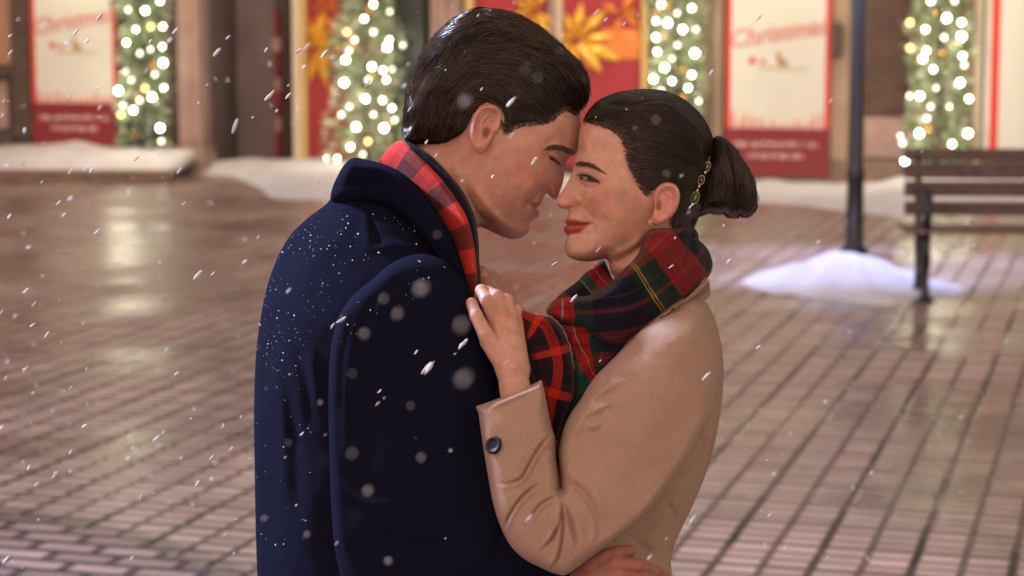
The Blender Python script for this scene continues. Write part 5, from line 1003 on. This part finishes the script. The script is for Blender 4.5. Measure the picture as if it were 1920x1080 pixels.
cloth(coll, Body([(620, 374), (623, 352), (633, 330), (648, 308), (664, 297), (686, 300), (714, 307), (745, 320), (770, 337), (792, 362), (812, 388), (832, 416), (851, 450), (868, 492), (882, 535), (895, 566), (904, 584), (896, 606), (884, 620), (868, 600), (852, 560), (838, 520), (820, 482), (800, 450), (778, 424), (755, 404), (730, 391), (700, 383), (668, 381), (640, 384)],
    [(660, 340, 66), (720, 350, 78), (780, 390, 84), (640, 360, 40), (830, 440, 80), (860, 500, 60), (890, 580, 36)], [(625, 360, 30), (664, 298, 24), (745, 320, 16), (832, 416, 12), (880, 535, 9), (760, 408, 9), (668, 382, 11), (830, 500, 9), (890, 600, 9)], -50, zc=[(640, 340, 0), (780, 380, -42), (860, 500, -75), (895, 590, -80)], g=2.8,
    strokes=[([(626, 362), (660, 358), (700, 362), (740, 372), (772, 390)], 4, 3), ([(670, 306), (720, 316), (764, 340), (800, 378)], 3, -2)], noise=((30, 2, 21),)), NAVY)
coll.build('collar', M_wool, coat_o)
sc = Merge()
ln = [(733, 278), (760, 290), (795, 322), (825, 360), (850, 405), (868, 450), (878, 500), (886, 550), (892, 600)]
cloth(sc, Body([(757, 263), (742, 264), (728, 276), (714, 294), (708, 306), (735, 322), (760, 336), (785, 360), (808, 390), (830, 425), (848, 462), (862, 505), (876, 552), (888, 596), (900, 604), (903, 585), (900, 545), (897, 505), (892, 455), (880, 412), (858, 374), (835, 343), (805, 310), (783, 288), (770, 272)],
    [(740, 290, 40), (780, 320, 78), (820, 370, 84), (860, 430, 84), (875, 500, 70), (890, 570, 50)], [(740, 268, 20), (800, 305, 9), (880, 410, 9), (897, 500, 8), (720, 310, 14), (830, 425, 14), (880, 560, 10)], -22, zc=[(740, 290, 15), (800, 340, -8), (860, 430, -42), (885, 520, -76), (892, 600, -90)], g=2.4,
    strokes=[([(750, 272), (790, 304), (828, 346), (858, 392), (878, 440), (886, 500)], 5, 2), ([(724, 300), (770, 326), (808, 370), (838, 424)], 5, -2)], noise=((16, 1.2, 31),)), (1, 1, 1), (ln, 86, 96, .10, .20))
sco = sc.build('scarf', M_check, person_m)
sc = Merge()
cloth(sc, Body([(757, 262), (768, 264), (785, 276), (808, 291), (830, 312), (850, 335), (868, 358), (882, 384), (892, 412), (898, 450), (900, 490), (903, 530), (908, 580), (900, 596), (894, 560), (888, 500), (876, 440), (855, 390), (830, 350), (800, 315), (775, 288)],
    [(800, 295, 74), (860, 360, 82), (890, 430, 76), (898, 520, 60)], [(770, 266, 7), (900, 480, 6), (830, 330, 8)], -12, zc=[(770, 270, 15), (830, 320, -4), (880, 400, -38), (896, 480, -66), (903, 580, -84)], g=2.2, noise=((14, 1, 33),)), (.012, .012, .032))
sc.build('scarf_lining', M_knit, sco)
# the free end of his scarf, hanging in her hands
sc = Merge()
cloth(sc, Body([(972, 580), (985, 583), (1000, 588), (1018, 592), (1036, 598), (1050, 612), (1062, 634), (1070, 662), (1075, 690), (1078, 718), (1074, 745), (1064, 770), (1052, 800), (1048, 830), (1047, 868), (1038, 860), (1030, 820), (1022, 780), (1014, 740), (1004, 710), (996, 680), (986, 640), (978, 605)],
    [(1010, 620, 34), (1050, 660, 34), (1030, 720, 40), (1050, 760, 34), (1044, 840, 22), (985, 600, 20)], [(1000, 590, 11), (1060, 640, 9), (1076, 710, 10), (1045, 850, 9), (1000, 690, 16)], -205, zc=[(980, 600, -15), (1040, 620, 0), (1060, 720, 8), (1045, 850, 0)], g=2.4,
    strokes=[([(990, 592), (1014, 598), (1034, 608), (1048, 630), (1058, 660), (1062, 700)], 3.2, 4), ([(986, 603), (1010, 606), (1030, 620), (1040, 650), (1046, 690)], 5, -7), ([(1012, 660), (1024, 710), (1040, 770)], 6, -4), ([(1030, 690), (1046, 730), (1052, 770)], 5, 4)], noise=((15, 1.5, 41),)), (1, 1, 1),
    ([(1000, 566), (1040, 590), (1064, 640), (1072, 700), (1056, 770), (1044, 860)], 92, 92, .82, .80))
sc.build('scarf_end', M_check2, person_m)

# ------------------------------------------------------------------ her coat
CAML = (.45, .315, .255)
wc = Merge()
torso_w = Body([(1180, 560), (1230, 540), (1290, 545), (1322, 566), (1340, 600), (1352, 650), (1356, 700), (1352, 760), (1342, 820), (1326, 880), (1302, 940), (1278, 990), (1262, 1030), (1258, 1060), (1270, 1120), (1300, 1300), (1340, 1700), (1360, 2200), (1150, 2250), (950, 2220), (960, 1800), (985, 1400), (1000, 1100), (1010, 900), (1040, 760), (1090, 680), (1130, 620)],
    [(1250, 600, 150), (1300, 640, 160), (1320, 760, 110), (1200, 760, 150), (1250, 900, 100), (1150, 950, 110), (1230, 1020, 90), (1080, 800, 150), (1120, 1200, 190), (1250, 1300, 120), (1060, 1800, 210), (1280, 1800, 180)],
    [(1340, 620, 70), (1352, 780, 80), (1270, 1010, 70), (1260, 540, 60), (1100, 660, 60), (1020, 900, 80), (1150, 2200, 40), (1300, 1400, 90)], 10, g=4.5,
    strokes=[([(1348, 640), (1330, 740), (1322, 800), (1296, 900), (1262, 970)], 5, -3), ([(1318, 812), (1306, 850), (1290, 880), (1270, 900)], 7, -9), ([(1306, 800), (1326, 820), (1310, 870)], 7, 6), ([(1240, 935), (1256, 950), (1262, 975)], 6, -7), ([(1270, 900), (1240, 960), (1200, 1000)], 10, 5), ([(1180, 1000), (1220, 1030), (1240, 1060)], 8, -6), ([(1228, 990), (1214, 1030), (1190, 1062)], 8, 5), ([(1250, 1040), (1230, 1090), (1180, 1140)], 7, -6)], noise=((40, 3, 51), (18, .8, 52)))
cloth(wc, torso_w, CAML)
slv_w = Body([(1182, 644), (1198, 626), (1222, 608), (1250, 594), (1280, 584), (1304, 582), (1322, 592), (1336, 618), (1346, 655), (1350, 700), (1346, 745), (1336, 780), (1318, 814), (1300, 846), (1284, 869), (1256, 904), (1229, 938), (1200, 968), (1173, 990), (1140, 1014), (1110, 1034), (1082, 1054), (1057, 1068), (1036, 1064), (1010, 1052), (984, 1038), (960, 1016), (942, 985), (930, 952), (922, 920), (915, 880), (908, 840), (902, 800), (898, 772),
    (894, 759), (905, 755), (925, 748), (945, 741), (965, 733), (985, 724), (1004, 716), (1014, 711), (1018, 722), (1023, 745), (1028, 772), (1034, 798), (1040, 818), (1041, 838), (1043, 862), (1047, 884), (1049, 906), (1048.5, 880), (1046, 850), (1049, 826), (1058, 795), (1070, 772), (1086, 750), (1102, 724), (1118, 703), (1142, 680), (1164, 660)],
    [(1260, 660, 92), (1320, 680, 60), (1200, 720, 96), (1290, 780, 74), (1130, 800, 92), (1210, 860, 88), (1080, 850, 70), (1130, 930, 84), (1040, 1010, 72), (1080, 1030, 62), (990, 960, 80), (960, 860, 74), (1020, 870, 62), (1000, 780, 62), (940, 780, 62), (905, 790, 50), (1180, 670, 62)],
    [(1190, 630, 44), (1300, 585, 60), (1348, 700, 56), (1318, 814, 30), (1284, 869, 24), (1229, 938, 22), (1173, 991, 22), (1057, 1068, 28), (960, 1016, 40), (915, 880, 32), (898, 770, 18), (950, 740, 5), (1014, 712, 8), (1030, 790, 22), (1042, 860, 20), (1048, 840, 20), (1070, 772, 26), (1118, 703, 30)], -235,
    zc=[(1260, 640, 45), (1320, 720, 40), (1200, 800, 0), (1120, 900, -35), (1040, 1000, -62), (960, 900, -68), (950, 760, -50), (1014, 714, -45)], g=2.6,
    strokes=[([(936, 894), (958, 892), (976, 884), (990, 862), (1004, 838), (1020, 818), (1036, 806)], 2.5, 12, 'f'), ([(944, 985), (952, 958), (966, 932), (986, 910), (1012, 894)], 2.6, 13, 'f'), ([(984, 970), (996, 950), (1014, 930), (1044, 917)], 2.3, 10, 'f'), ([(1050, 930), (1047, 965), (1034, 990), (1014, 1014)], 2.5, 12, 'f'), ([(1051, 925), (1051, 985), (1042, 1030), (1024, 1060)], 2.5, 12, 'f'), ([(1052, 930), (1064, 955), (1072, 985), (1078, 1016)], 3.4, -9), ([(1060, 928), (1078, 955), (1088, 990), (1090, 1018)], 7, 3),
        ([(1052, 892), (1080, 905), (1100, 928), (1114, 958), (1120, 985)], 7, -7), ([(1066, 880), (1096, 896), (1120, 930), (1130, 965)], 9, 5), ([(1040, 960), (1036, 985), (1030, 1000)], 3, -5), ([(1048, 905), (1049, 925)], 4, -10), ([(960, 870), (975, 850), (984, 830)], 9, 2), ([(990, 980), (1005, 1000), (1000, 1030)], 12, 3), ([(950, 930), (965, 985), (990, 1010)], 12, -2), ([(1100, 1010), (1110, 980), (1106, 950)], 6, 4),
        ([(1110, 736), (1138, 720), (1168, 708), (1190, 690)], 6, 6), ([(1106, 768), (1126, 756), (1148, 750)], 5, 6), ([(1096, 795), (1110, 789), (1122, 792)], 8, 8), ([(1104, 752), (1130, 738), (1160, 728)], 5, -5), ([(1090, 782), (1110, 774), (1130, 768)], 5, -4), ([(1130, 700), (1116, 730), (1080, 790), (1062, 830)], 8, 5), ([(1140, 690), (1128, 720)], 6, -5),
        ([(1200, 640), (1240, 660), (1262, 700)], 20, 5), ([(1230, 760), (1180, 840), (1130, 880)], 30, 4), ([(904, 764), (950, 746), (1012, 718)], 3.0, 2.5), ([(906, 772), (952, 753), (1014, 726)], 2.5, -2), ([(1326, 620), (1340, 690), (1330, 760)], 6, -4)],
    noise=((34, 2.2, 61), (14, .6, 62)))
cloth(wc, slv_w, CAML)
wc_far = Body([(1180, 620), (1260, 600), (1320, 680), (1290, 800), (1180, 900), (1080, 960), (1010, 900), (1000, 800), (985, 680), (960, 640), (1010, 620), (1040, 700), (1060, 790), (1120, 720)], 70, 50, 185, zc=[(1250, 650, 20), (1080, 900, 30), (985, 660, -110)], g=9); cloth(wc, wc_far, CAML)
wc_o = wc.build('coat', M_wool, person_w)
cl = Merge()
cloth(cl, Body([(1196, 622), (1222, 598), (1252, 577), (1280, 560), (1304, 540), (1322, 521), (1331, 524), (1337, 536), (1340, 549), (1337, 557), (1326, 564), (1306, 568), (1282, 571), (1256, 582), (1230, 600), (1208, 622)],
    [(1320, 545, 44), (1280, 565, 70), (1240, 590, 84), (1210, 612, 70)], [(1335, 545, 14), (1250, 600, 8), (1250, 575, 8), (1300, 545, 10)], -70, zc=[(1335, 545, 70), (1280, 565, 0), (1220, 605, -70)], g=2.2, strokes=[([(1226, 604), (1262, 580), (1300, 562), (1332, 556)], 3, 3)], noise=((20, 1, 71),)), CAML)
cl.build('collar', M_wool, wc_o)
# cuff button, a dished disc with rim and four holes
bt = Merge(); sf_ = lambda u, v: slv_w.surf(np.array([[u, v]], float), 0)[0]; c0 = sf_(929, 826); ax = np.cross(sf_(940, 826)-sf_(916, 826), sf_(929, 838)-sf_(929, 814)); ax *= -np.sign(ax[2]); c0 = c0+ax/np.linalg.norm(ax)*1.5; ax /= np.linalg.norm(ax); e1 = np.cross(ax, [0, 1, 0]); e1 /= np.linalg.norm(e1); e2 = np.cross(ax, e1)
prof = [(0, 3.2), (5, 3.0), (9, 3.2), (11, 5.0), (13.5, 6.2), (16, 5.4), (17, 3), (16.5, 0)]; V = []; F = []
for r_, h_ in prof:
    for j in range(28): a = 2*math.pi*j/28; V.append(c0+ax*(h_+1)+(e1*math.cos(a)+e2*math.sin(a))*r_*.95)
for i in range(len(prof)-1):
    for j in range(28): F.append((i*28+j, i*28+(j+1) % 28, (i+1)*28+(j+1) % 28, (i+1)*28+j))
bt.add(V, F); bo = bt.build('cuff_button', M_button, wc_o)
th = Merge()
for dx, dy in ((-1, -1), (1, -1), (-1, 1), (1, 1)):
    p = c0+ax*4.2+(e1*dx+e2*dy)*2.6; V, F = strands([np.array([p-ax*2, p, p+ax*.6, p+ax*.8])], 1.5, 6); th.add(V, F)
th.build('button_hole', mat('dark_hole', (.003, .003, .003), .9), bo)

# ------------------------------------------------------------------ her tartan scarf: overlapping wraps
sw = Merge()
# far side of the loop, coming round the throat
cloth(sw, Body([(1134, 486), (1124, 490), (1110, 501), (1096, 513), (1082, 528), (1068, 538), (1052, 550), (1040, 561), (1030, 572), (1026, 586), (1036, 604), (1070, 610), (1120, 600), (1170, 570), (1180, 540), (1166, 528), (1152, 524), (1146, 512), (1141, 498)],
    [(1110, 530, 40), (1060, 570, 44), (1150, 560, 50)], [(1100, 515, 16), (1040, 565, 16), (1145, 505, 8), (1130, 600, 20)], 20, zc=[(1130, 500, 50), (1040, 580, -50), (1150, 560, 10)], g=2.4,
    strokes=[([(1126, 500), (1104, 520), (1082, 548), (1066, 562)], 5, 4), ([(1136, 506), (1118, 528), (1100, 552)], 5, -6), ([(1100, 512), (1080, 536), (1056, 556)], 3, -2)], noise=((14, 1.6, 81),)), (1, 1, 1),
    ([(1150, 480), (1110, 512), (1070, 548), (1030, 590)], 260, 120, .62, .42))
# near wrap, two folds
near = Body([(1204, 452), (1211, 436), (1222, 429), (1244, 427), (1268, 427), (1288, 422), (1300, 424), (1309, 430), (1314, 440), (1314, 448), (1322, 455), (1332, 466), (1339, 482), (1341, 498), (1336, 514), (1326, 525), (1310, 538), (1290, 554), (1268, 569), (1244, 585), (1220, 602), (1198, 618), (1178, 636), (1160, 650), (1130, 645), (1100, 625), (1078, 612), (1056, 607), (1036, 602), (1026, 592), (1025, 580), (1032, 570), (1044, 562), (1058, 558), (1078, 556), (1098, 554), (1112, 550), (1128, 541), (1142, 530), (1156, 517), (1170, 503), (1184, 489), (1196, 474)],
    [(1240, 450, 84), (1300, 450, 60), (1320, 490, 64), (1260, 510, 104), (1200, 540, 112), (1150, 570, 106), (1100, 585, 84), (1050, 585, 52), (1200, 600, 96), (1140, 620, 84)],
    [(1210, 440, 12), (1290, 424, 16), (1336, 490, 30), (1300, 545, 14), (1220, 600, 12), (1150, 645, 14), (1060, 605, 16), (1028, 584, 20), (1090, 556, 12), (1150, 522, 10), (1196, 474, 9)], -20, zc=[(1300, 450, 40), (1330, 500, 50), (1250, 500, -10), (1180, 560, -50), (1100, 590, -70), (1040, 590, -80)], g=2.4,
    strokes=[([(1310, 446), (1290, 462), (1276, 486), (1270, 520)], 5, -10), ([(1318, 462), (1304, 484), (1300, 510)], 6, 5), ([(1332, 480), (1322, 500), (1316, 522)], 5, -6), ([(1290, 428), (1280, 446), (1282, 462)], 5, 4), ([(1302, 428), (1296, 440), (1302, 448)], 3.5, -6), ([(1266, 430), (1262, 452), (1256, 480)], 6, -5),
        ([(1240, 432), (1222, 466), (1200, 500), (1172, 532), (1132, 556)], 8, 5), ([(1260, 470), (1236, 512), (1196, 548), (1144, 572), (1094, 582)], 8, -7), ([(1290, 490), (1262, 530), (1214, 566), (1160, 592), (1100, 600)], 10, 6), ([(1300, 520), (1264, 556), (1214, 590), (1170, 616)], 7, -5), ([(1044, 566), (1040, 580), (1046, 598)], 5, 3), ([(1062, 562), (1058, 578), (1064, 596)], 4, -4), ([(1150, 540), (1110, 562), (1070, 570)], 5, 5), ([(1215, 436), (1205, 470), (1192, 492)], 5, 3)],
    noise=((13, 2.2, 91), (30, 3, 92)))
cloth(sw, near, (1, 1, 1), ([(1345, 440), (1300, 490), (1240, 540), (1180, 575), (1110, 585), (1020, 585)], 388, 118, -.10, .50))
# second fold and the tail going down inside her coat
cloth(sw, Body([(1048, 606), (1064, 606), (1084, 603), (1104, 600), (1128, 596), (1150, 606), (1172, 626), (1180, 640), (1164, 660), (1142, 682), (1120, 706), (1102, 734), (1084, 762), (1068, 790), (1058, 815), (1054, 850), (1044, 850), (1050, 800), (1062, 760), (1072, 720), (1070, 680), (1062, 645), (1054, 622)],
    [(1080, 640, 56), (1130, 640, 76), (1110, 690, 60), (1080, 740, 44), (1056, 820, 24)], [(1060, 610, 14), (1130, 600, 12), (1170, 650, 12), (1100, 735, 12), (1056, 830, 10), (1068, 700, 12)], -70, zc=[(1130, 640, 0), (1070, 640, -28), (1080, 740, -60), (1056, 830, -70)], g=2.6,
    strokes=[([(1060, 622), (1086, 616), (1116, 612)], 5, 4), ([(1078, 604), (1084, 640), (1080, 680)], 4, -5), ([(1100, 606), (1106, 640), (1098, 690)], 6, 5), ([(1060, 640), (1080, 650), (1112, 648)], 5, -6), ([(1130, 620), (1120, 670), (1090, 730)], 8, -6)], noise=((14, 1.8, 101),)), (1, 1, 1),
    ([(1200, 640), (1140, 625), (1090, 630), (1050, 650)], 330, 112, .42, .5))
sw.build('scarf', M_tartan, person_w)
# fringe thread along the scarf edges
for Pn, zz, par in (([(990, 582), (1014, 588), (1036, 596), (1052, 612), (1064, 636), (1072, 664), (1077, 694)], -222, person_m), ([(1026, 588), (1024, 578), (1034, 567), (1046, 560)], -104, person_w)):
    P = catmull(Pn, False, 2); fz = []
    for j in range(3):
        q = P+np.stack([vnoise(P, 5, j+3), vnoise(P, 5, j+9)], 1)*1.6; fz.append(np.array([L3(a, b, zz-2*j) for a, b in q]))
    V, F = strands(fz, .5); Merge().add(V, F, (.36, .32, .30)).build('scarf_edge', M_knit, par)

# ------------------------------------------------------------------ jewels
def gem_ring(body, c, a, b, rot, gemc, mg_gold, mg_gem, n, r, lift):
    L0 = body.surf(np.array([c], float), lift)[0]; ca, sa = math.cos(rot), math.sin(rot)
    def pt(x, y, z=0): return L0+np.array([x*ca-y*sa, x*sa+y*ca, -z])
    for i in range(n):
        t = 2*math.pi*i/n; mg_gold.append((pt(a*math.cos(t), b*math.sin(t), .5), r))
    if gemc:
        V, F = [], []; m_ = 14; V.append(pt(0, 0, 3.6))
        for rr, hh in ((.45, 3.6), (.8, 2.0), (.86, .2)):
            for j in range(m_): t = 2*math.pi*j/m_; V.append(pt((a-r)*rr*math.cos(t), (b-r)*rr*math.sin(t), hh))
        F = [(0, 1+j, 1+(j+1) % m_) for j in range(m_)]; G = [(1+k*m_+j, 1+(k+1)*m_+j, 1+(k+1)*m_+(j+1) % m_, 1+k*m_+(j+1) % m_) for k in range(2) for j in range(m_)]
        mg_gem.append((np.array(V), np.array(F), np.array(G), gemc))
balls, gems = [], []
EM = (.003, .13, .05)
lifts = 7
for c, a, b, g_, n_ in (((1322, 315), 5.6, 9, EM, 13), ((1310.5, 340), 5.4, 8.5, (.01, .03, .02), 12), ((1299, 373), 6.8, 11.5, EM, 15)):
    gem_ring(hair_w_b, c, a, b, .32, g_, balls, gems, n_, 1.5, lifts)
for c in ((1317.5, 326.5), (1306, 352), (1303, 359)): gem_ring(hair_w_b, c, .1, .1, 0, None, balls, gems, 1, 3.1, lifts)
gem_ring(hair_w_b, (1326, 302), .1, 5, .32, None, balls, gems, 4, 1.3, lifts)
def ballmesh(lst, n=8, m=6):
    mb = MB()
    for c, r_ in lst: mb.ball(tuple(c), r_, n, m)
    return np.array(mb.v), mb.f
def add_poly(mg, V, F, C):
    mg.V.append(np.array(V)); base = mg.n; mg.n += len(V); mg.C.append(np.broadcast_to(np.array(C, float), (len(V), 3))); mg.U.append(np.zeros((len(V), 2)))
    for k in sorted({len(f) for f in F}): mg.F.append(np.array([f for f in F if len(f) == k])+base)
def poly_build(name, items, m, parent, smooth=True):
    mg = Merge()
    for V, F, C in items: add_poly(mg, V, F, C)
    return mg.build(name, m, parent, smooth)
V, F = ballmesh(balls); clip = poly_build('hair_clip', [(V, F, (.8, .62, .5))], M_gold, person_w); clip['label'] = 'sparkling hair clip with green stones'
poly_build('green_stone', [(v, [tuple(x) for x in f.tolist()]+[tuple(x) for x in g_.tolist()], c) for v, f, g_, c in gems], M_jewel, clip, False)
er0 = L3(1219, 417, -100); V, F = ballmesh([(er0+np.array([x, y, -2]), 2.0) for x, y in ((0, 0), (-3.4, -1.5), (3.2, -2.2), (-2.6, 3.2), (2.2, 3.4), (0, -4.6))]+[(er0+np.array([0, 0, -3]), 2.6)]); poly_build('earring', [(V, F, (1, 1, 1))], M_gold, person_w)

# ------------------------------------------------------------------ snow caught on coat and hair
def specks(name, bodies, count, parent, seed, rr=(.5, 1.9), up=.15):
    rg = np.random.default_rng(seed); mb = MB(); k = 0
    for body, poly, n, side in bodies:
        P = catmull(poly, True, 5); lo, hi = P.min(0), P.max(0); q = rg.uniform(lo, hi, (n*5, 2)); q = q[inside(q, P) & inside(q, body.P)]
        dens = 1/(1+np.exp(-(vnoise(q, 45, seed)+.35)*4)); q = q[rg.uniform(0, 1, len(q)) < dens][:n]; L = body.surf(q, .4)
        for p in L:
            r_ = rr[0]+(rr[1]-rr[0])*rg.uniform()**4
            mb.ball(tuple(p), r_, 6, 4, tuple(rg.uniform(.7, 1.25, 3)))
    o = poly_build(name, [(np.array(mb.v), mb.f, (1, 1, 1))], M_speck, parent); o['kind'] = 'stuff'; return o
specks('snow_specks', [(torso_m, [(640, 385), (590, 405), (540, 450), (505, 540), (485, 660), (560, 700), (610, 600), (700, 490), (780, 465), (830, 470), (780, 420), (700, 395)], 190, 1), (torso_m, [(500, 600), (480, 800), (482, 1060), (600, 1060), (600, 700)], 30, 1),
    (slv_m, [(720, 505), (780, 480), (840, 500), (780, 560), (680, 620), (640, 640), (640, 580)], 22, 1)], 0, coat_o, 3)
specks('snow_specks', [(hair_m, [(800, 100), (903, 22), (1000, 45), (1085, 115), (1100, 160), (1030, 110), (900, 70), (790, 180), (766, 230), (762, 190)], 46, 1)], 0, hair_obj_m, 4)
specks('snow_specks', [(hair_w_b, [(1096, 222), (1150, 182), (1230, 173), (1290, 192), (1260, 215), (1180, 215), (1110, 230)], 50, 1)], 0, hw_o, 5)

# ------------------------------------------------------------------ trousers and shoes below the coats
def lower(parent, hip, wd, colr, m):
    mg = Merge(); sh = Merge()
    for s in (-1, 1):
        z = hip[2]+75*s; gy = ground_y(z); x = hip[0]
        V, F = limb([(x, hip[1], z, wd), (x, hip[1]+560, z, wd*.72), (x, gy-60, z, wd*.56)], 14, 12); mg.add(V, F, colr)
        d = -1 if parent is person_w else 1
        V, F = limb([(x-30*d, gy-44, z, 40), (x+60*d, gy-34, z, 36), (x+190*d, gy-24, z, 26)], 20, 8); sh.add(V, F, (.012, .01, .009))
    mg.build('trousers', m, parent); sh.build('shoes', M_button, parent)
lower(person_m, (-250, 720, 30), 104, (.02, .02, .025), M_knit); lower(person_w, (195, 740, 30), 90, (.015, .014, .015), M_knit)
# ------------------------------------------------------------------ falling snow
def flakes():
    rg = np.random.default_rng(77); V, F = [], []; b = 0
    M_ = MB(); M_.ball((0, 0, 0), 1, 8, 6); base = np.array(M_.v); bf = M_.f
    def flake(c, r, el, di, n=3):
        nonlocal b                                           # a clump of crystals, longer than wide, uneven
        d = np.array(di); x = base@d; lump = 1+.22*np.sin(base@rg.normal(0, 2.2, 3)+rg.uniform(0, 6, 1))
        V.append((base+np.outer(x, d)*(el-.4))*(lump*r)[:, None]+c); F.extend([tuple(i+b for i in f) for f in bf]); b += len(base)
    def put(u, v, D, r, el=1.2, n=3):
        if D < 2: r *= .35
        d = ray(u, v); c = np.array(CAMP+d*(D/d.dot(FW))); di = Vector((.62+rg.normal(0, .12), rg.normal(0, .2), .72+rg.normal(0, .12))).normalized(); flake(c, r, el, di, n)
    # big soft ones close to the lens
    for u, v, D, r in ((872, 190, 1.15, .0036), (790, 540, 1.05, .0038), (745, 588, 1.2, .0030), (682, 626, 1.25, .0030), (865, 610, 1.0, .0036), (870, 710, .95, .0036), (1008, 145, 1.25, .0020), (985, 130, 1.2, .0018), (1050, 96, 1.45, .0016), (385, 720, 1.35, .0024), (690, 920, 1.3, .0028), (790, 858, 1.35, .0026), (575, 1002, 1.6, .0026), (728, 1052, 1.5, .0034),
                        (495, 972, 1.6, .0024), (720, 560, 1.3, .0024), (600, 755, 1.7, .0022), (845, 845, 1.9, .0022), (1230, 225, 1.4, .0018), (1250, 325, 1.5, .0018), (660, 700, 1.3, .0018), (1240, 650, 1.3, .0016), (1190, 240, 1.7, .0014), (820, 440, 1.4, .0016), (930, 285, 1.6, .0012), (660, 850, 1.2, .0022), (770, 760, 1.4, .0018), (1410, 690, 1.3, .0014), (540, 830, 1.5, .0016)):
        put(u, v, D, r, 1.1, 4)
    # in focus and further, mostly to the left
    for i in range(190):
        D = rg.uniform(1.9, 3.6); u = rg.uniform(0, 1) ** 1.5*1500; v = rg.uniform(0, 1080); put(u, v, D, rg.uniform(.0005, .0014)*(D/2.6), rg.uniform(1.4, 4.2), 4)
    for i in range(230):
        D = rg.uniform(3.6, 9); u = rg.uniform(0, 1) ** 1.25*1920; v = rg.uniform(0, 1080); put(u, v, D, rg.uniform(.0008, .0019), rg.uniform(1, 3.2), 3)
    for u, v in ((440, 237), (575, 88), (407, 98), (560, 95), (505, 180), (540, 180), (610, 100), (1075, 560), (868, 645), (800, 690), (805, 690), (958, 192), (1002, 302), (1338, 700), (845, 850), (690, 155), (1325, 705), (640, 600), (372, 515), (110, 380)):
        put(u, v, rg.uniform(2.3, 2.75) if v > 300 or u < 900 else 2.3, rg.uniform(.0014, .0020), 3.6, 5)
    V_ = np.concatenate(V); o = link('falling_snow', mesh('falling_snow', V_, F), M_flake); tag(o, kind='stuff'); o['label'] = 'snowflakes drifting down across the square'; o['category'] = 'snow'
M_flake = mat('snow_flake', (.62, .63, .66), .7)
flakes()
